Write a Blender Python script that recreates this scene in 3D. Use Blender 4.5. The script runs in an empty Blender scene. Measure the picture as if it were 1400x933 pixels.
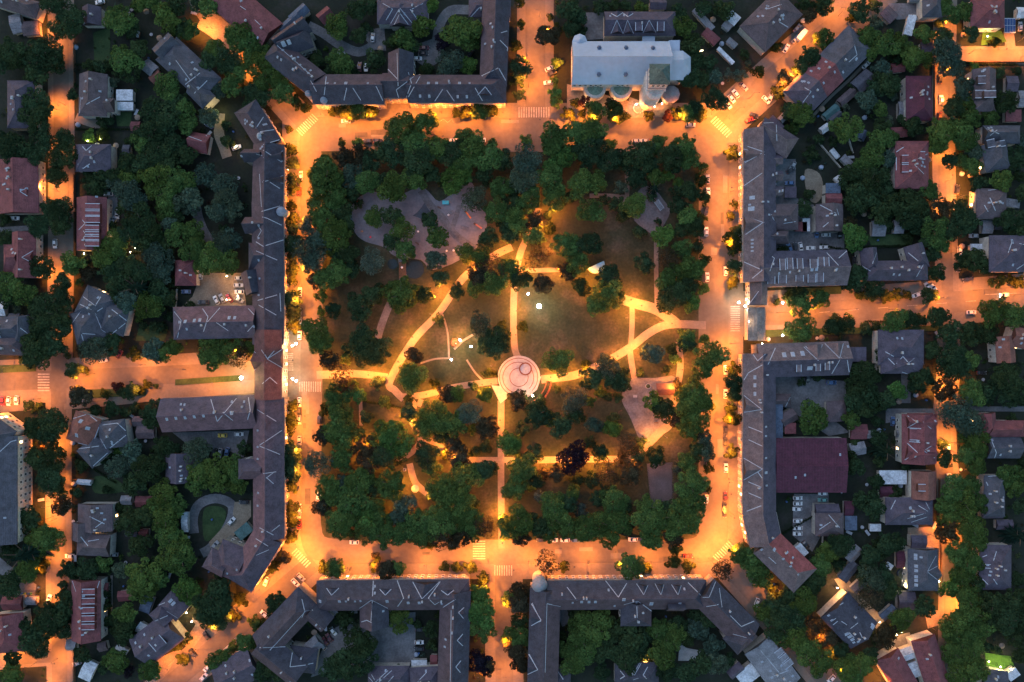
SKY_S = 0.15; EXPO = 2.75
import bpy, bmesh, math, random
import numpy as np
from mathutils import Vector, Matrix
from mathutils.bvhtree import BVHTree
from mathutils.geometry import tessellate_polygon

random.seed(7)
rng = np.random.default_rng(7)
SC = bpy.context.scene
COL = SC.collection
R = math.radians
S = 1/3            # metres per photo pixel on the ground
H = 340.0          # the drone's height above the square
Q = 3.989          # survey sheets: 4x enlargements of the aerial view
TX, TY = 0, 0
ROWS = (0, 233, 466, 699)

def sheet(c, r):
    global TX, TY
    TX, TY = 350*c, ROWS[r]
def Z(X, Y): return (TX+X/Q, TY+Y/Q)
def W(p, h=0.0):
    k = S*(H-h)/H
    return Vector(((p[0]-700)*k, (466.5-p[1])*k))
def WZ(X, Y, h=0.0): return W(Z(X, Y), h)
def nums(s): return [tuple(float(v) for v in t.split(',')) for t in s.replace(';', ' ').split()]

# ------------------------------------------------------------------ materials
def mat(name): 
    m = bpy.data.materials.new(name); m.use_nodes = True
    nt = m.node_tree
    return m, nt, nt.nodes['Principled BSDF']
def noise_mat(name, c1, c2, scale=.3, rough=.9, c3=None, scale2=3., bump=0., objcol=False, spec=.3, lo=.35, hi=.65, fine=.2):
    m, nt, b = mat(name); N = nt.nodes; L = nt.links
    g = N.new('ShaderNodeNewGeometry')
    n1 = N.new('ShaderNodeTexNoise'); n1.inputs['Scale'].default_value = scale; n1.inputs['Detail'].default_value = 6; n1.inputs['Roughness'].default_value = .65
    L.new(g.outputs['Position'], n1.inputs['Vector'])
    cr = N.new('ShaderNodeValToRGB'); cr.color_ramp.elements[0].position = lo; cr.color_ramp.elements[1].position = hi
    cr.color_ramp.elements[0].color = (*c1, 1); cr.color_ramp.elements[1].color = (*c2, 1)
    if c3: 
        e = cr.color_ramp.elements.new((lo+hi)/2); e.color = (*c3, 1)
    L.new(n1.outputs['Fac'], cr.inputs['Fac'])
    n2 = N.new('ShaderNodeTexNoise'); n2.inputs['Scale'].default_value = scale2; n2.inputs['Detail'].default_value = 4
    L.new(g.outputs['Position'], n2.inputs['Vector'])
    mr = N.new('ShaderNodeMapRange'); mr.inputs[1].default_value = .3; mr.inputs[2].default_value = .7; mr.inputs[3].default_value = 1-fine; mr.inputs[4].default_value = 1+fine
    L.new(n2.outputs['Fac'], mr.inputs[0])
    mx = N.new('ShaderNodeMix'); mx.data_type = 'RGBA'; mx.blend_type = 'MULTIPLY'; mx.inputs[0].default_value = 1
    L.new(cr.outputs['Color'], mx.inputs[6]); L.new(mr.outputs[0], mx.inputs[7])
    out = mx.outputs[2]
    if objcol:
        oi = N.new('ShaderNodeObjectInfo')
        m2 = N.new('ShaderNodeMix'); m2.data_type = 'RGBA'; m2.blend_type = 'MULTIPLY'; m2.inputs[0].default_value = 1
        L.new(out, m2.inputs[6]); L.new(oi.outputs['Color'], m2.inputs[7]); out = m2.outputs[2]
    L.new(out, b.inputs['Base Color'])
    b.inputs['Roughness'].default_value = rough
    b.inputs['Specular IOR Level'].default_value = spec
    if bump:
        bp = N.new('ShaderNodeBump'); bp.inputs['Strength'].default_value = bump; bp.inputs['Distance'].default_value = .3
        L.new(n2.outputs['Fac'], bp.inputs['Height']); L.new(bp.outputs[0], b.inputs['Normal'])
    return m
def plain(name, c, rough=.7, metal=0, objcol=False, spec=.4):
    m, nt, b = mat(name); N = nt.nodes; L = nt.links
    b.inputs['Roughness'].default_value = rough; b.inputs['Metallic'].default_value = metal; b.inputs['Specular IOR Level'].default_value = spec
    g = N.new('ShaderNodeNewGeometry'); n = N.new('ShaderNodeTexNoise'); n.inputs['Scale'].default_value = 1.3; n.inputs['Detail'].default_value = 5
    L.new(g.outputs['Position'], n.inputs['Vector'])
    mr = N.new('ShaderNodeMapRange'); mr.inputs[1].default_value = .3; mr.inputs[2].default_value = .7; mr.inputs[3].default_value = .8; mr.inputs[4].default_value = 1.15
    L.new(n.outputs['Fac'], mr.inputs[0])
    mx = N.new('ShaderNodeMix'); mx.data_type = 'RGBA'; mx.blend_type = 'MULTIPLY'; mx.inputs[0].default_value = 1
    mx.inputs[6].default_value = (*c, 1); L.new(mr.outputs[0], mx.inputs[7]); out = mx.outputs[2]
    if objcol:
        oi = N.new('ShaderNodeObjectInfo'); L.new(oi.outputs['Color'], mx.inputs[6])
    L.new(out, b.inputs['Base Color'])
    return m
def emit(name, c, s):
    m, nt, b = mat(name)
    b.inputs['Base Color'].default_value = (*c, 1); b.inputs['Emission Color'].default_value = (*c, 1); b.inputs['Emission Strength'].default_value = s
    return m
def roof_mat(name='roof_tiles', mul=(1,1,1)):
    # tiled roof: patches of older and newer tiles, streaks running down the slope, courses of tiles
    m, nt, b = mat(name); N = nt.nodes; L = nt.links
    oi = N.new('ShaderNodeObjectInfo'); g = N.new('ShaderNodeNewGeometry')
    n1 = N.new('ShaderNodeTexNoise'); n1.inputs['Scale'].default_value = .35; n1.inputs['Detail'].default_value = 7; n1.inputs['Roughness'].default_value = .7
    L.new(g.outputs['Position'], n1.inputs['Vector'])
    n2 = N.new('ShaderNodeTexNoise'); n2.inputs['Scale'].default_value = 1.3; n2.inputs['Detail'].default_value = 6; n2.inputs['Roughness'].default_value = .75
    mp = N.new('ShaderNodeMapping'); mp.inputs['Scale'].default_value = (1, 1, 4); L.new(g.outputs['Position'], mp.inputs[0]); L.new(mp.outputs[0], n2.inputs['Vector'])
    a = N.new('ShaderNodeMath'); a.operation = 'ADD'; L.new(n1.outputs['Fac'], a.inputs[0]); L.new(n2.outputs['Fac'], a.inputs[1])
    mr = N.new('ShaderNodeMapRange'); mr.inputs[1].default_value = .7; mr.inputs[2].default_value = 1.3; mr.inputs[3].default_value = .42; mr.inputs[4].default_value = 1.55
    L.new(a.outputs[0], mr.inputs[0])
    wv = N.new('ShaderNodeTexWave'); wv.bands_direction = 'Z'; wv.inputs['Scale'].default_value = 1.2; wv.inputs['Distortion'].default_value = .6; wv.inputs['Detail'].default_value = 2
    L.new(g.outputs['Position'], wv.inputs['Vector'])
    mx = N.new('ShaderNodeMix'); mx.data_type = 'RGBA'; mx.blend_type = 'MULTIPLY'; mx.inputs[0].default_value = 1
    L.new(oi.outputs['Color'], mx.inputs[6]); L.new(mr.outputs[0], mx.inputs[7])
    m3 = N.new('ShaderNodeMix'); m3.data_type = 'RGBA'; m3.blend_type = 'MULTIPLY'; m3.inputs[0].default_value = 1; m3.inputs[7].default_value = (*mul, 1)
    L.new(mx.outputs[2], m3.inputs[6]); L.new(m3.outputs[2], b.inputs['Base Color'])
    bp = N.new('ShaderNodeBump'); bp.inputs['Strength'].default_value = .5; bp.inputs['Distance'].default_value = .15
    L.new(wv.outputs['Fac'], bp.inputs['Height']); L.new(bp.outputs[0], b.inputs['Normal'])
    b.inputs['Roughness'].default_value = .75; b.inputs['Specular IOR Level'].default_value = .35
    return m
def leaf_mat(name, from_attr=False):
    m, nt, b = mat(name); N = nt.nodes; L = nt.links
    at = N.new('ShaderNodeAttribute'); at.attribute_name = 'tint'
    mx = N.new('ShaderNodeMix'); mx.data_type = 'RGBA'; mx.blend_type = 'MULTIPLY'; mx.inputs[0].default_value = 1
    if from_attr:
        mx.inputs[6].default_value = (1, 1, 1, 1)
    else:
        oi = N.new('ShaderNodeObjectInfo'); L.new(oi.outputs['Color'], mx.inputs[6])
    L.new(at.outputs['Color'], mx.inputs[7])
    d = N.new('ShaderNodeBsdfDiffuse'); t = N.new('ShaderNodeBsdfTranslucent'); ms = N.new('ShaderNodeMixShader'); ms.inputs[0].default_value = .38
    L.new(mx.outputs[2], d.inputs['Color']); L.new(mx.outputs[2], t.inputs['Color'])
    L.new(d.outputs[0], ms.inputs[1]); L.new(t.outputs[0], ms.inputs[2])
    N.remove(b); L.new(ms.outputs[0], N['Material Output'].inputs['Surface'])
    return m

M = {
 'ground': noise_mat('yard_ground', (.010,.013,.011), (.030,.029,.026), .06, c3=(.015,.021,.013), scale2=.8, bump=.4),
 'lawn': noise_mat('park_lawn', (.017,.027,.014), (.060,.054,.036), .075, c3=(.030,.037,.020), scale2=.9, bump=.3, lo=.38, hi=.66, fine=.28),
 'grass': noise_mat('short_grass', (.02,.045,.016), (.04,.07,.025), .2, scale2=1.5),
 'brightgrass': noise_mat('garden_lawn', (.035,.10,.014), (.06,.14,.02), .3, scale2=2),
 'asphalt': noise_mat('asphalt', (.090,.080,.068), (.142,.125,.106), .035, c3=(.115,.102,.086), scale2=.6, fine=.09, rough=.85),
 'paving': noise_mat('paving', (.122,.108,.092), (.168,.148,.125), .07, scale2=.9, fine=.1, rough=.85),
 'path': noise_mat('gravel_path', (.14,.124,.11), (.19,.168,.15), .2, scale2=1.5, fine=.1),
 'sand': noise_mat('sand', (.13,.136,.158), (.19,.193,.22), .12, scale2=1., fine=.12),
 'yard': noise_mat('courtyard_paving', (.085,.086,.095), (.165,.165,.175), .12, scale2=1.2),
 'tan': noise_mat('tan_gravel', (.16,.13,.10), (.24,.20,.15), .12, scale2=1.5),
 'dark': noise_mat('dark_court', (.06,.065,.075), (.09,.095,.11), .2),
 'paint': noise_mat('road_paint', (.16,.15,.135), (.31,.295,.27), 1.2, scale2=4, rough=.7, lo=.3, hi=.55),
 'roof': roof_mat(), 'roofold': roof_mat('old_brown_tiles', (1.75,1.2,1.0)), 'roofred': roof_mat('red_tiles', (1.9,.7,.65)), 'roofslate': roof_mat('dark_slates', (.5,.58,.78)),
 'leaf': leaf_mat('leaves'), 'leafmass': leaf_mat('leaf_mass', True),
 'bark': noise_mat('bark', (.04,.03,.022), (.09,.07,.055), 2),
 'plaster': noise_mat('plaster', (.36,.325,.285), (.48,.44,.39), .4, objcol=True, scale2=1.5),
 'flash': plain('zinc_flashing', (.40,.42,.48), .5),
 'brick': noise_mat('chimney_brick', (.3,.22,.19), (.5,.46,.43), 2),
 'cap': plain('chimney_cap', (.42,.42,.45)),
 'glass': plain('window_glass', (.035,.04,.05), .12, spec=.6),
 'frame': plain('window_frame', (.62,.6,.56)),
 'roofglass': plain('roof_window_glass', (.30,.34,.42), .25),
 'lit': emit('lit_window', (1,.55,.2), 3.0),
 'car': plain('car_paint', (.5,.5,.5), .3, objcol=True, spec=.6),
 'rubber': plain('rubber', (.02,.02,.02)), 'chrome': plain('lamp_lens', (.6,.6,.62), .2), 'taillens': plain('tail_lens', (.3,.01,.01), .3),
 'steel': plain('dark_steel', (.05,.05,.055), .5), 'pale': plain('pale_metal', (.36,.38,.42), .5),
 'wood': noise_mat('wood', (.09,.05,.03), (.17,.10,.06), 2), 'obj': plain('painted', (.5,.5,.5), .6, objcol=True),
 'brickred': noise_mat('red_brick', (.12,.045,.03), (.2,.08,.05), 1.5),
 'stone': noise_mat('stone', (.25,.265,.29), (.34,.355,.38), .5, fine=.12),
 'water': plain('water', (.02,.03,.03), .1, spec=.6),
 'bulb': emit('lamp_bulb', (1,.5,.16), 25), 'whitebulb': emit('white_globe', (1,.86,.62), 22), 'coolbulb': emit('cool_globe', (.85,.9,1), 16), 'greenled': emit('green_light', (.1,1,.3), 6),
 'headlight': emit('car_headlight', (1,.85,.6), 12),
}

# ------------------------------------------------------------------ mesh builder
class MB:
    def __init__(s): s.v = []; s.f = []; s.m = []
    def face(s, pts, mi=0):
        i = len(s.v); s.v += [tuple(p) for p in pts]; s.f.append(tuple(range(i, i+len(pts)))); s.m.append(mi)
    def poly(s, pts, z, mi=0):
        pts = [Vector((p[0], p[1], z)) for p in pts]
        i = len(s.v); s.v += [tuple(p) for p in pts]
        for t in tessellate_polygon([pts]):
            a, b, c = (pts[j] for j in t)
            if (b-a).cross(c-a).z < 0: t = (t[0], t[2], t[1])
            s.f.append(tuple(i+j for j in t)); s.m.append(mi)
    def prism(s, pts, z0, z1, mi=0, bottom=False):
        ar = sum(pts[i][0]*pts[(i+1) % len(pts)][1]-pts[(i+1) % len(pts)][0]*pts[i][1] for i in range(len(pts)))
        if ar < 0: pts = pts[::-1]
        s.poly(pts, z1, mi)
        if bottom: s.poly(pts, z0, mi)
        for i in range(len(pts)):
            a, b = pts[i], pts[(i+1) % len(pts)]
            s.face([(a[0], a[1], z0), (b[0], b[1], z0), (b[0], b[1], z1), (a[0], a[1], z1)], mi)
    def box(s, c, d, rot=0., mi=0, tilt=None):
        m = Matrix.Rotation(rot, 3, 'Z') if tilt is None else tilt
        c = Vector(c); x, y, z = d[0]/2, d[1]/2, d[2]/2
        P = [c+m @ Vector(p) for p in ((-x,-y,-z),(x,-y,-z),(x,y,-z),(-x,y,-z),(-x,-y,z),(x,-y,z),(x,y,z),(-x,y,z))]
        for q in ((3,2,1,0),(4,5,6,7),(0,1,5,4),(1,2,6,5),(2,3,7,6),(3,0,4,7)): s.face([P[k] for k in q], mi)
    def lathe(s, c, prof, n=16, mi=0, a0=0., a1=2*math.pi):
        c = Vector(c); full = abs(a1-a0-2*math.pi) < 1e-6
        for (r0, z0), (r1, z1) in zip(prof[:-1], prof[1:]):
            for k in range(n):
                t0, t1 = a0+(a1-a0)*k/n, a0+(a1-a0)*(k+1)/n
                p = [c+Vector((r0*math.cos(t0), r0*math.sin(t0), z0)), c+Vector((r0*math.cos(t1), r0*math.sin(t1), z0)),
                     c+Vector((r1*math.cos(t1), r1*math.sin(t1), z1)), c+Vector((r1*math.cos(t0), r1*math.sin(t0), z1))]
                if r0 < 1e-6: p = p[1:]
                elif r1 < 1e-6: p = p[:3]
                s.face(p, mi)
    def tube(s, a, b, r, n=6, mi=0, r2=None):
        a, b = Vector(a), Vector(b); d = (b-a).normalized(); r2 = r if r2 is None else r2
        u = d.orthogonal().normalized(); w = d.cross(u)
        for k in range(n):
            t0, t1 = 2*math.pi*k/n, 2*math.pi*(k+1)/n
            e0 = u*math.cos(t0)+w*math.sin(t0); e1 = u*math.cos(t1)+w*math.sin(t1)
            s.face([a+e0*r, a+e1*r, b+e1*r2, b+e0*r2], mi)
        s.face([b+(u*math.cos(2*math.pi*k/n)+w*math.sin(2*math.pi*k/n))*r2 for k in range(n)], mi)
    def mesh(s, name, mats):
        me = bpy.data.meshes.new(name); me.from_pydata(s.v, [], s.f)
        for m in mats: me.materials.append(M[m] if isinstance(m, str) else m)
        if len(mats) > 1: me.polygons.foreach_set('material_index', s.m)
        me.update(); return me
    def obj(s, name, mats, parent=None, loc=None, col=None):
        return link(name, s.mesh(name, mats if isinstance(mats, (list, tuple)) else [mats]), parent, loc, col)
def link(name, me, parent=None, loc=None, col=None):
    o = bpy.data.objects.new(name, me); COL.objects.link(o)
    if parent: o.parent = parent
    if loc is not None: o.location = loc
    if col is not None: o.color = (*col[:3], 1)
    return o
def root(name, loc, rz=0.):
    o = bpy.data.objects.new(name, None); COL.objects.link(o); o.location = loc; o.rotation_euler = (0, 0, rz); o.empty_display_size = .5
    return o
PENDING = []      # (object, phrase, category, group, ground pixel) : labelled once all landmarks are known
LM = []           # landmarks (short phrase, pixel)
def tag(o, label, cat, group=None):
    o['label'] = label; o['category'] = cat
    if group: o['group'] = group
    return o
def later(o, phrase, cat, px, group=None): PENDING.append((o, phrase, cat, group, px)); return o
def structure(o): o['kind'] = 'structure'; return o
_layer = [0]
def ground_sheet(name, pts, m, z=None):
    if z is None: _layer[0] += 1; z = .02+.004*_layer[0]
    b = MB(); b.poly([W(p) for p in pts], z); return structure(b.obj(name, m))
def slab(name, pts, m, z1, z0=-.05):
    b = MB(); b.prism([W(p) for p in pts], z0, z1); return structure(b.obj(name, m))
def strip_pts(pts, w):
    # outline of a band of width w along pts (pixels)
    v = [Vector(p) for p in pts]; Lf, Rt = [], []
    for i, p in enumerate(v):
        d = (v[min(i+1, len(v)-1)]-v[max(i-1, 0)]).normalized(); n = Vector((-d.y, d.x))
        Lf.append(p+n*w/2); Rt.append(p-n*w/2)
    return Lf+Rt[::-1]
def smooth(pts, k=4):
    v = [Vector(p) for p in pts]; out = []
    for i in range(len(v)-1):
        p0, p1, p2, p3 = v[max(i-1, 0)], v[i], v[i+1], v[min(i+2, len(v)-1)]
        for j in range(k):
            t = j/k
            out.append(.5*((2*p1)+(p2-p0)*t+(2*p0-5*p1+4*p2-p3)*t*t+(3*p1-p0-3*p2+p3)*t**3))
    return out+[v[-1]]
def smooth_closed(pts, k=4):
    v = [Vector(p) for p in pts]; n = len(v); out = []
    for i in range(n):
        p0, p1, p2, p3 = v[i-1], v[i], v[(i+1) % n], v[(i+2) % n]
        for j in range(k):
            t = j/k
            out.append(.5*((2*p1)+(p2-p0)*t+(2*p0-5*p1+4*p2-p3)*t*t+(3*p1-p0-3*p2+p3)*t**3))
    return out
def road(name, pts, w, m, k=4): return ground_sheet(name, strip_pts(smooth(pts, k), w), m)
def circle(c, r, n=40): return [(c[0]+r*math.cos(2*math.pi*i/n), c[1]+r*math.sin(2*math.pi*i/n)) for i in range(n)]

# ------------------------------------------------------------------ buildings
RC = {'R':(.165,.052,.058),'O':(.19,.075,.058),'B':(.098,.072,.08),'P':(.076,.062,.086),'G':(.068,.069,.088),'D':(.048,.047,.066),'L':(.18,.18,.2),
      'W':(.5,.52,.56),'H':(.075,.018,.036),'U':(.075,.10,.15),'T':(.06,.13,.135),'S':(.34,.42,.53),'E':(.055,.08,.075)}
FOOT = []          # building footprints in world xy (used to keep undergrowth out)
def chimney_mesh():
    b = MB(); b.box((0,0,.1), (.55,.85,2.2), 0, 0); b.box((0,0,1.27), (.68,1.0,.14), 0, 1); b.box((0,-.2,1.45), (.24,.24,.24), 0, 1); b.box((0,.2,1.45), (.24,.24,.24), 0, 1)
    return b.mesh('chimney', ['brick', 'cap'])
def skylight_mesh():
    b = MB(); b.box((0,0,.06), (.78,1.15,.16), 0, 0); b.box((0,0,.15), (.62,1.0,.05), 0, 1)
    return b.mesh('skylight', ['pale', 'roofglass'])
def window_mesh(lit):
    b = MB(); b.box((0,.03,0), (1.2,.12,1.75), 0, 0); b.box((-.26,.08,0), (.44,.06,1.5), 0, 1); b.box((.26,.08,0), (.44,.06,1.5), 0, 1); b.box((0,.12,-.95), (1.4,.3,.08), 0, 0)
    return b.mesh('window', ['frame', 'lit' if lit else 'glass'])
CHIM, SKY, WIN, WINLIT = chimney_mesh(), skylight_mesh(), window_mesh(0), window_mesh(1)

def building(name, label, cat, nick, wings, col, e=7., r=11.5, V='', F='', sky='', dorm='', ch=2, sk=2, wall=(1,1,1), win=0, group=None, chs='', extra=None, lit=.04, ridge_cap=True, away=None):
    """wings: 'x0,y0,x1,y1,w[,eave,ridge]' + end letters (g gable, h hip, f flat); all on the current survey sheet.
    V: roof dormers drawn by their valleys (left foot, tip, right foot); F: zinc lines on the roof; sky: roof windows; dorm: box dormers x,y,w,h,deg"""
    parsed = []
    for t in wings.split():
        ends = 'gg'
        if t[-1].isalpha(): ends = t[-2:]; t = t[:-2].rstrip(',')
        q = [float(v) for v in t.split(',')]
        we = q[5] if len(q) > 5 else e; wr = q[6] if len(q) > 6 else r
        a, b = WZ(q[0], q[1], we), WZ(q[2], q[3], we)
        parsed.append((a, b, q[4]/Q*S*(H-we)/H, we+.01*len(parsed), wr+.013*len(parsed), ends))
    c = sum(((a+b)/2 for a, b, *_ in parsed), Vector((0, 0)))/len(parsed)
    rt = root(name, (c.x, c.y, 0))
    rb, wb = MB(), MB(); slopes = []
    cap = MB()
    for (a, b, w, we, wr, ends) in parsed:
        a, b = a-c, b-c
        d = (b-a).normalized(); n = Vector((-d.y, d.x)); hw = w/2; ln = (b-a).length
        P = lambda v, z: Vector((v.x, v.y, z))
        A1, A2, B1, B2 = a+n*hw, a-n*hw, b+n*hw, b-n*hw
        FOOT.append((a+c, b+c, hw))
        fl = .28
        if ends == 'ff':
            rb.prism([A2, B2, B1, A1], we-fl, we+.25, 0, True)
        else:
            hip = min(hw*.95, ln*.48)
            ra = a+d*(hip if ends[0] == 'h' else 0); rbb = b-d*(hip if ends[1] == 'h' else 0)
            mid = (a+b)/2+c; out = mid.normalized()
            if abs(mid.x) > 100 and abs(mid.y) < 108: out = Vector((math.copysign(1, mid.x), 0))
            elif abs(mid.y) > 95: out = Vector((0, math.copysign(1, mid.y)))
            if abs(n.dot(out)) < .3: out = mid.normalized()
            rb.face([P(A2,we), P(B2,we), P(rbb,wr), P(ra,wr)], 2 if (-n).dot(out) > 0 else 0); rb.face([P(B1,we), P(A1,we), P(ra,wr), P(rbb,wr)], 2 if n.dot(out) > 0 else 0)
            rb.face([P(A1,we), P(A2,we), P(ra,wr)], 0 if ends[0] == 'h' else 1); rb.face([P(B2,we), P(B1,we), P(rbb,wr)], 0 if ends[1] == 'h' else 1)
            for p, q in ((A2,B2),(B2,B1),(B1,A1),(A1,A2)): rb.face([P(p,we-fl), P(q,we-fl), P(q,we), P(p,we)])
            rb.face([P(A1,we-fl), P(B1,we-fl), P(B2,we-fl), P(A2,we-fl)])
            slopes.append((ra, rbb, d, n, hw, we, wr))
            if ridge_cap: cap.tube(P(ra,wr+.02), P(rbb,wr+.02), .14, 5)
            for en, R0, C in ((ends[0], ra, (A1,A2)), (ends[1], rbb, (B1,B2))):
                if en == 'h' and ridge_cap:
                    for k in C: cap.tube(P(R0,wr+.02), P(k,we+.05), .13, 5)
        s = .4
        a2, b2 = a+d*s, b-d*s
        wb.prism([a2-n*(hw-s), b2-n*(hw-s), b2+n*(hw-s), a2+n*(hw-s)], -.05, we-fl-.01)
    bv = BVHTree.FromPolygons(rb.v, rb.f)
    def onroof(px, sheet_=True):
        p = Z(*px) if sheet_ else px
        g = W(p); o = Vector((-c.x, -c.y, H)); d = (Vector((g.x-c.x, g.y-c.y, 0))-o).normalized()
        hit = bv.ray_cast(o, d)
        if hit[0] is None:
            z = e; t = (z-H)/d.z; q = o+d*t
            return Vector(q), Vector((0,0,1)), False
        nn = hit[1]
        if nn.z < 0: nn = -nn
        return hit[0], nn, nn.z > .2
    wo = wb.obj('wall', 'plaster', rt, col=tuple(x*.62 for x in wall) if cat in ('apartment block','gate house') and wall[0] <= 1 else wall)
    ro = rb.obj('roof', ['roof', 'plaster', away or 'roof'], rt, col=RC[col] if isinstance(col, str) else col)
    if cap.v: cap.obj('ridge_cap', 'roof', ro, col=tuple(x*1.25 for x in (RC[col] if isinstance(col, str) else col)))
    fb = MB()
    def line(p, q):
        nonlocal fb
        pts = []
        for k in range(9):
            t = k/8; h, nn, ok = onroof((p[0]+(q[0]-p[0])*t, p[1]+(q[1]-p[1])*t)); pts.append((h, nn, ok))
        for (h0, n0, k0), (h1, n1, k1) in zip(pts[:-1], pts[1:]):
            if not (k0 and k1) or (h1-h0).length > 6 or abs(h1.z-h0.z) > 1.2*(Vector((h1.x-h0.x, h1.y-h0.y)).length+.3):
                if fb.v: fb.obj('flashing', 'flash', ro); fb = MB()
                continue
            d = (h1-h0)
            if d.length < 1e-4: continue
            sd = d.normalized().cross(n0).normalized()*.16; up = n0*.09
            fb.face([h0-sd+up, h1-sd+up, h1+sd+up, h0+sd+up])
    for t in nums_lists(F):
        fb = MB()
        for i in range(0, len(t)-3, 2): line(t[i:i+2], t[i+2:i+4])
        if fb.v: fb.obj('flashing', 'flash', ro)
    for t in nums_lists(V):
        BL, nl, _ = onroof(t[0:2]); A, na, ok = onroof(t[2:4]); BR, nr, _ = onroof(t[4:6])
        mid = (BL+BR)/2; F0 = Vector((mid.x, mid.y, A.z))
        db = MB(); dcol = RC[col] if isinstance(col, str) else col
        out = (F0-A); out = out.normalized()*.25 if out.length > .01 else Vector()
        lift = Vector((0,0,.05))
        db.face([A+lift, BL+lift, F0+out+lift], 0); db.face([A+lift, F0+out+lift, BR+lift], 0); db.face([BL+lift, BR+lift, F0+lift], 1)
        for k in (BL, BR): 
            dd = (k-A); sd = Vector((-dd.y, dd.x, 0)).normalized()*.17; up = Vector((0,0,.12))
            db.face([A-sd+up, k-sd+up, k+sd+up, A+sd+up], 2)
        db.obj('dormer', ['roof', 'plaster', 'flash'], ro, col=dcol)
    def place(me, nm, h, nn, along=None, lift=0.):
        o = link(nm, me, ro, h+nn*lift)
        return o
    def normrot(o, nn):
        hz = Vector((nn.x, nn.y, 0))
        y = hz.normalized() if hz.length > .05 else Vector((0,1,0))
        x = y.cross(nn).normalized(); y = nn.cross(x).normalized()
        o.rotation_euler = Matrix((x, y, nn)).transposed().to_euler()
    rs = random.Random(name+nick)
    for t in nums_lists(sky):
        h, nn, ok = onroof(t[:2])
        if ok: o = place(SKY, 'skylight', h, nn, lift=.03); normrot(o, nn); 
        if ok and len(t) > 2: o.scale = (t[2], t[3] if len(t) > 3 else t[2], 1)
    for t in nums_lists(chs):
        h, nn, ok = onroof(t[:2])
        if ok: place(CHIM, 'chimney', h, nn)
    for k in range(sk):
        if not slopes: break
        ra, rbb, d, n, hw, we, wr = slopes[0] if rs.random() < .7 else rs.choice(slopes)
        t = rs.random(); u = rs.uniform(.25, .7)*rs.choice((-1, 1)); p = ra+(rbb-ra)*t+n*hw*u
        hit = bv.ray_cast(Vector((p.x, p.y, 60)), Vector((0,0,-1)))
        if hit[0]:
            nn = hit[1] if hit[1].z > 0 else -hit[1]; o = place(SKY, 'skylight', hit[0], nn, lift=.03); normrot(o, nn)
    for k in range(ch):
        if not slopes: break
        ra, rbb, d, n, hw, we, wr = slopes[0] if rs.random() < .6 else rs.choice(slopes)
        t = rs.uniform(.08, .92); u = rs.uniform(.05, .35)*rs.choice((-1, 1)); p = ra+(rbb-ra)*t+n*hw*u
        hit = bv.ray_cast(Vector((p.x, p.y, 60)), Vector((0,0,-1)))
        if hit[0]: o = place(CHIM, 'chimney', hit[0], hit[1]); o.rotation_euler = (0, 0, math.atan2(d.y, d.x))
    for t in nums_lists(dorm):
        x, y, w_, h_, dg = t[:5]; lightc = len(t) > 5
        h, nn, ok = onroof((x, y))
        if not ok: continue
        k = S/Q; hz = Vector((nn.x, nn.y, 0)).normalized() if Vector((nn.x, nn.y)).length > .05 else Vector((0,1,0))
        wx, hy = w_*k, h_*k
        db = MB(); x_ = Vector((0,0,1)).cross(hz)
        hl = hy/2; ang = math.atan2(hz.y, hz.x)
        # shed dormer: a shallow roof running out from the slope, cheeks and a glazed front below
        ztop = h.z+hl*math.tan(math.acos(max(.3, nn.z)))*.9; zf = ztop-.35
        a = h-hz*hl; b_ = h+hz*hl
        p = [Vector((a.x,a.y,ztop))-x_*wx/2, Vector((a.x,a.y,ztop))+x_*wx/2, Vector((b_.x,b_.y,zf))+x_*wx/2, Vector((b_.x,b_.y,zf))-x_*wx/2]
        db.face(p, 0); dz = Vector((0,0,-3))
        db.face([p[3], p[2], p[2]+dz*.6, p[3]+dz*.6], 1); db.face([p[0], p[3], p[3]+dz*.6, p[0]+dz*.1], 1); db.face([p[2], p[1], p[1]+dz*.1, p[2]+dz*.6], 1)
        for i0, i1 in ((1,2),(3,0)):
            sd = x_*.16; up = Vector((0,0,.05)); db.face([p[i0]-sd+up, p[i0]+sd+up, p[i1]+sd+up, p[i1]-sd+up], 2)
        db.obj('dormer', ['roof', 'plaster', 'flash'], ro, col=tuple(min(1, v*(2.4 if lightc else 1.1)) for v in (RC[col] if isinstance(col, str) else col)))
    # windows on the fronts that the square or the street can see
    if win:
        left = win
        for (a, b, w, we, wr, ends) in parsed:
            d = (b-a).normalized(); n = Vector((-d.y, d.x)); ln = (b-a).length; hw = w/2-.4
            for sgn in (1, -1):
                nn = n*sgn; mid = (a+b)/2+nn*hw
                if nn.dot(-mid) < .25*mid.length: continue
                fl = max(1, int((we-1)//3.1)); cnt = max(1, int((ln-2)//3.0))
                for k in range(cnt):
                    p = a+d*(1.5+(ln-3)*(k+.5)/cnt)+nn*hw
                    inside = any((q := (p-a2)).dot(d2 := (b2-a2).normalized()) > .6 and q.dot(d2) < (b2-a2).length-.6 and abs(q.dot(Vector((-d2.y, d2.x)))) < w2/2-.8 for a2, b2, w2, *_ in parsed if (a2, b2) != (a, b))
                    if inside: continue
                    for f in range(fl):
                        if left <= 0: break
                        left -= 1
                        o = link('window', WINLIT if rs.random() < lit else WIN, rt, (p.x-c.x, p.y-c.y, 2.0+3.0*f))
                        o.rotation_euler = (0, 0, math.atan2(nn.y, nn.x)-math.pi/2)
    if extra: extra(rt, ro, c, onroof)
    px = (700+c.x/S*H/(H-e), 466.5-c.y/S*H/(H-e))
    if nick: LM.append((nick, px))
    if label: tag(rt, label, cat, group)
    else: later(rt, None, cat, px, group)
    return rt
def nums_lists(s): return [[float(v) for v in t.split(',')] for t in s.replace(';', ' ').split()]
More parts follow.
